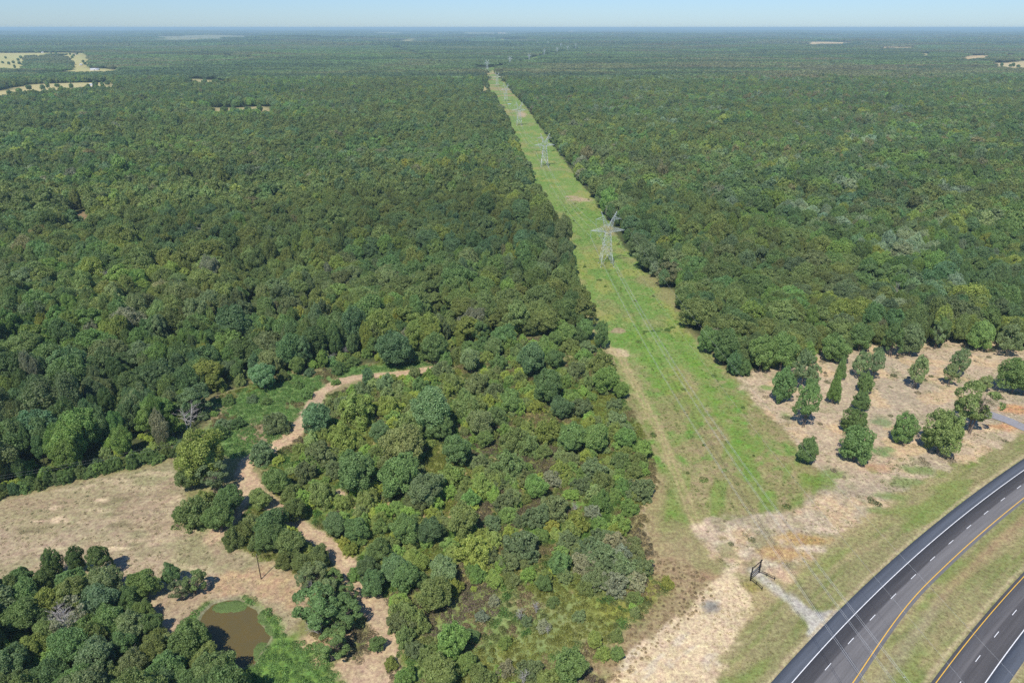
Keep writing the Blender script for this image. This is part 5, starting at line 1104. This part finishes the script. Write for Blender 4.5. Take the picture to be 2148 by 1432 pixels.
# ------------------------------------------------------------------ utility poles, wires and a wire fence by the field
def pole(px, py, h, label, bar=False):
    x, y = P(px, py); root = bpy.data.objects.new('utility_pole', None); COL.objects.link(root); root.location = (x, y, 0)
    m = MB(); m.chain([(0, 0, -.5), (0, 0, h * .5), (0, 0, h)], [.17, .14, .11], 8); ob('pole_shaft', m.mesh('pole_shaft', True), M_POLE, root)
    m = MB(); m.bar((-.12, 0, h - .3), (.12, 0, h - .3), .07, .07, 6); m.bar((0, 0, h), (0, 0, h + .28), .05, .05, 6); ob('insulator', m.mesh('insulator'), M_STEEL, root)
    if bar: m = MB(); m.box(-.35, -.12, -.16, .16, h - 1.6, h - .8); ob('transformer', m.mesh('transformer'), M_STEEL, root)
    tag(root, label, 'utility pole'); return np.array([x, y, h + .2])
p1 = pole(548, 1214, 9.0, 'lone dark wooden pole casting a shadow on the tan field end')
p2 = pole(464, 950, 8.6, 'dark wooden utility pole right of the big olive tree', True)
p0 = np.array([*P(-260, 1085), 8.8])
M_THIN = simple('thin_wire', (0.35, 0.35, 0.34), 0.5, 0, 0.02)
for dz, nm in ((0, 'upper'), (-1.1, 'lower')):
    m = MB(); q = span_pts(p2 + [0, 0, dz], p0 + [0, 0, dz], 1.8, 24); m.chain(q, [.012] * 24, 4); tag(ob('overhead_wire', m.mesh('overhead_wire'), M_THIN), f'thin {nm} wire above the row along the tan field', 'wire', 'wires of the field power line')

# ------------------------------------------------------------------ blue-white tarp on the strip, far farm buildings
x, y = P(1069, 219); m = MB()
for k in range(3): m.box(-4 + 2.6 * k, -1.7 + 2.6 * k, -1.6 + .3 * k, 1.5, 0, 1.0 + .35 * (k % 2))
M_TARP = simple('tarp', (0.50, 0.60, 0.72), 0.5, 0, 0.2)
o = ob('tarp', m.mesh('tarp'), M_TARP, None, (x, y, 0)); tag(o, 'pale blue covered heap on the grass strip between two pylons', 'tarp')
M_WALLW = simple('white_siding', (0.62, 0.60, 0.57), 0.7); M_ROOF = simple('pale_metal_roof', (0.60, 0.62, 0.64), 0.4, 0.0); M_ROOFB = simple('brown_roof', (0.20, 0.15, 0.12), 0.8)
def building(px, py, L, W_, H_, roofm, label, cat, ang=0.0, name='farm_building'):
    x, y = P(px, py); z = float(terrain(x, y)); root = bpy.data.objects.new(name, None); COL.objects.link(root); root.location = (x, y, z); root.rotation_euler = (0, 0, ang)
    m = MB(); m.box(-L / 2, L / 2, -W_ / 2, W_ / 2, -3, H_); ob('wall', m.mesh('wall'), M_WALLW, root)
    m = MB(); h2 = H_ + W_ * .28; a = L / 2 + .5; b_ = W_ / 2 + .5
    v = [(-a, -b_, H_ + .02), (a, -b_, H_ + .02), (a, b_, H_ + .02), (-a, b_, H_ + .02), (-a, 0, h2), (a, 0, h2)]; m.add(v, [[0, 1, 5, 4], [2, 3, 4, 5], [3, 2, 1, 0]], [[0, 4, 3], [1, 2, 5]]); ob('roof', m.mesh('roof'), roofm, root)
    m = MB(); m.box(-2, 2, -W_ / 2 - .06, -W_ / 2 + .03, 0, 3.0); ob('door', m.mesh('door'), M_ROOFB, root)
    tag(root, label, cat); return root
building(199, 146, 30, 12, 4.5, M_ROOF, 'long white barn at the right end of the pale far field', 'barn', 0.1)
building(170, 135, 9, 9, 4, M_ROOF, 'small white shed in the middle of the pale far field', 'shed')
building(158, 118, 16, 12, 4, M_ROOFB, 'brown-roofed house at the back of the pale far field', 'house', .2)
building(193, 123, 16, 12, 4, M_ROOFB, 'pale house against the wood at the far field corner', 'house', -.3)
building(90, 112.6, 12, 9, 4, M_ROOF, 'white shed at the back edge of the pale far field', 'shed')
building(41, 178.5, 14, 9, 3.5, M_ROOF, 'light roofed shed among trees left of the middle field', 'shed')
building(196, 181, 16, 10, 3.5, M_ROOF, 'pale house among trees at the right of the middle field', 'house', .3)
building(120, 172.5, 20, 9, 3, M_ROOFB, 'low dark-roofed house behind the middle field', 'house')

# ------------------------------------------------------------------ air
M_HAZE = bpy.data.materials.new('haze'); M_HAZE.use_nodes = True; nt = M_HAZE.node_tree; nt.nodes.remove(nt.nodes['Principled BSDF'])
pv_ = nt.nodes.new('ShaderNodeVolumePrincipled'); pv_.inputs['Color'].default_value = (0.64, 0.92, 1.0, 1); pv_.inputs['Density'].default_value = 7.2e-5; pv_.inputs['Anisotropy'].default_value = 0.0
nt.links.new(pv_.outputs[0], nt.nodes['Material Output'].inputs['Volume']); M_HAZE.cycles.homogeneous_volume = True
m = MB(); m.box(-72000, 72000, -3200, 93000, float(Z.min()) - 1.0, 152.0 if CAM_H < 151 else CAM_H + 2)
hz_ = ob('haze', m.mesh('haze'), M_HAZE); hz_['kind'] = 'stuff'
print('done', time.time() - T0)
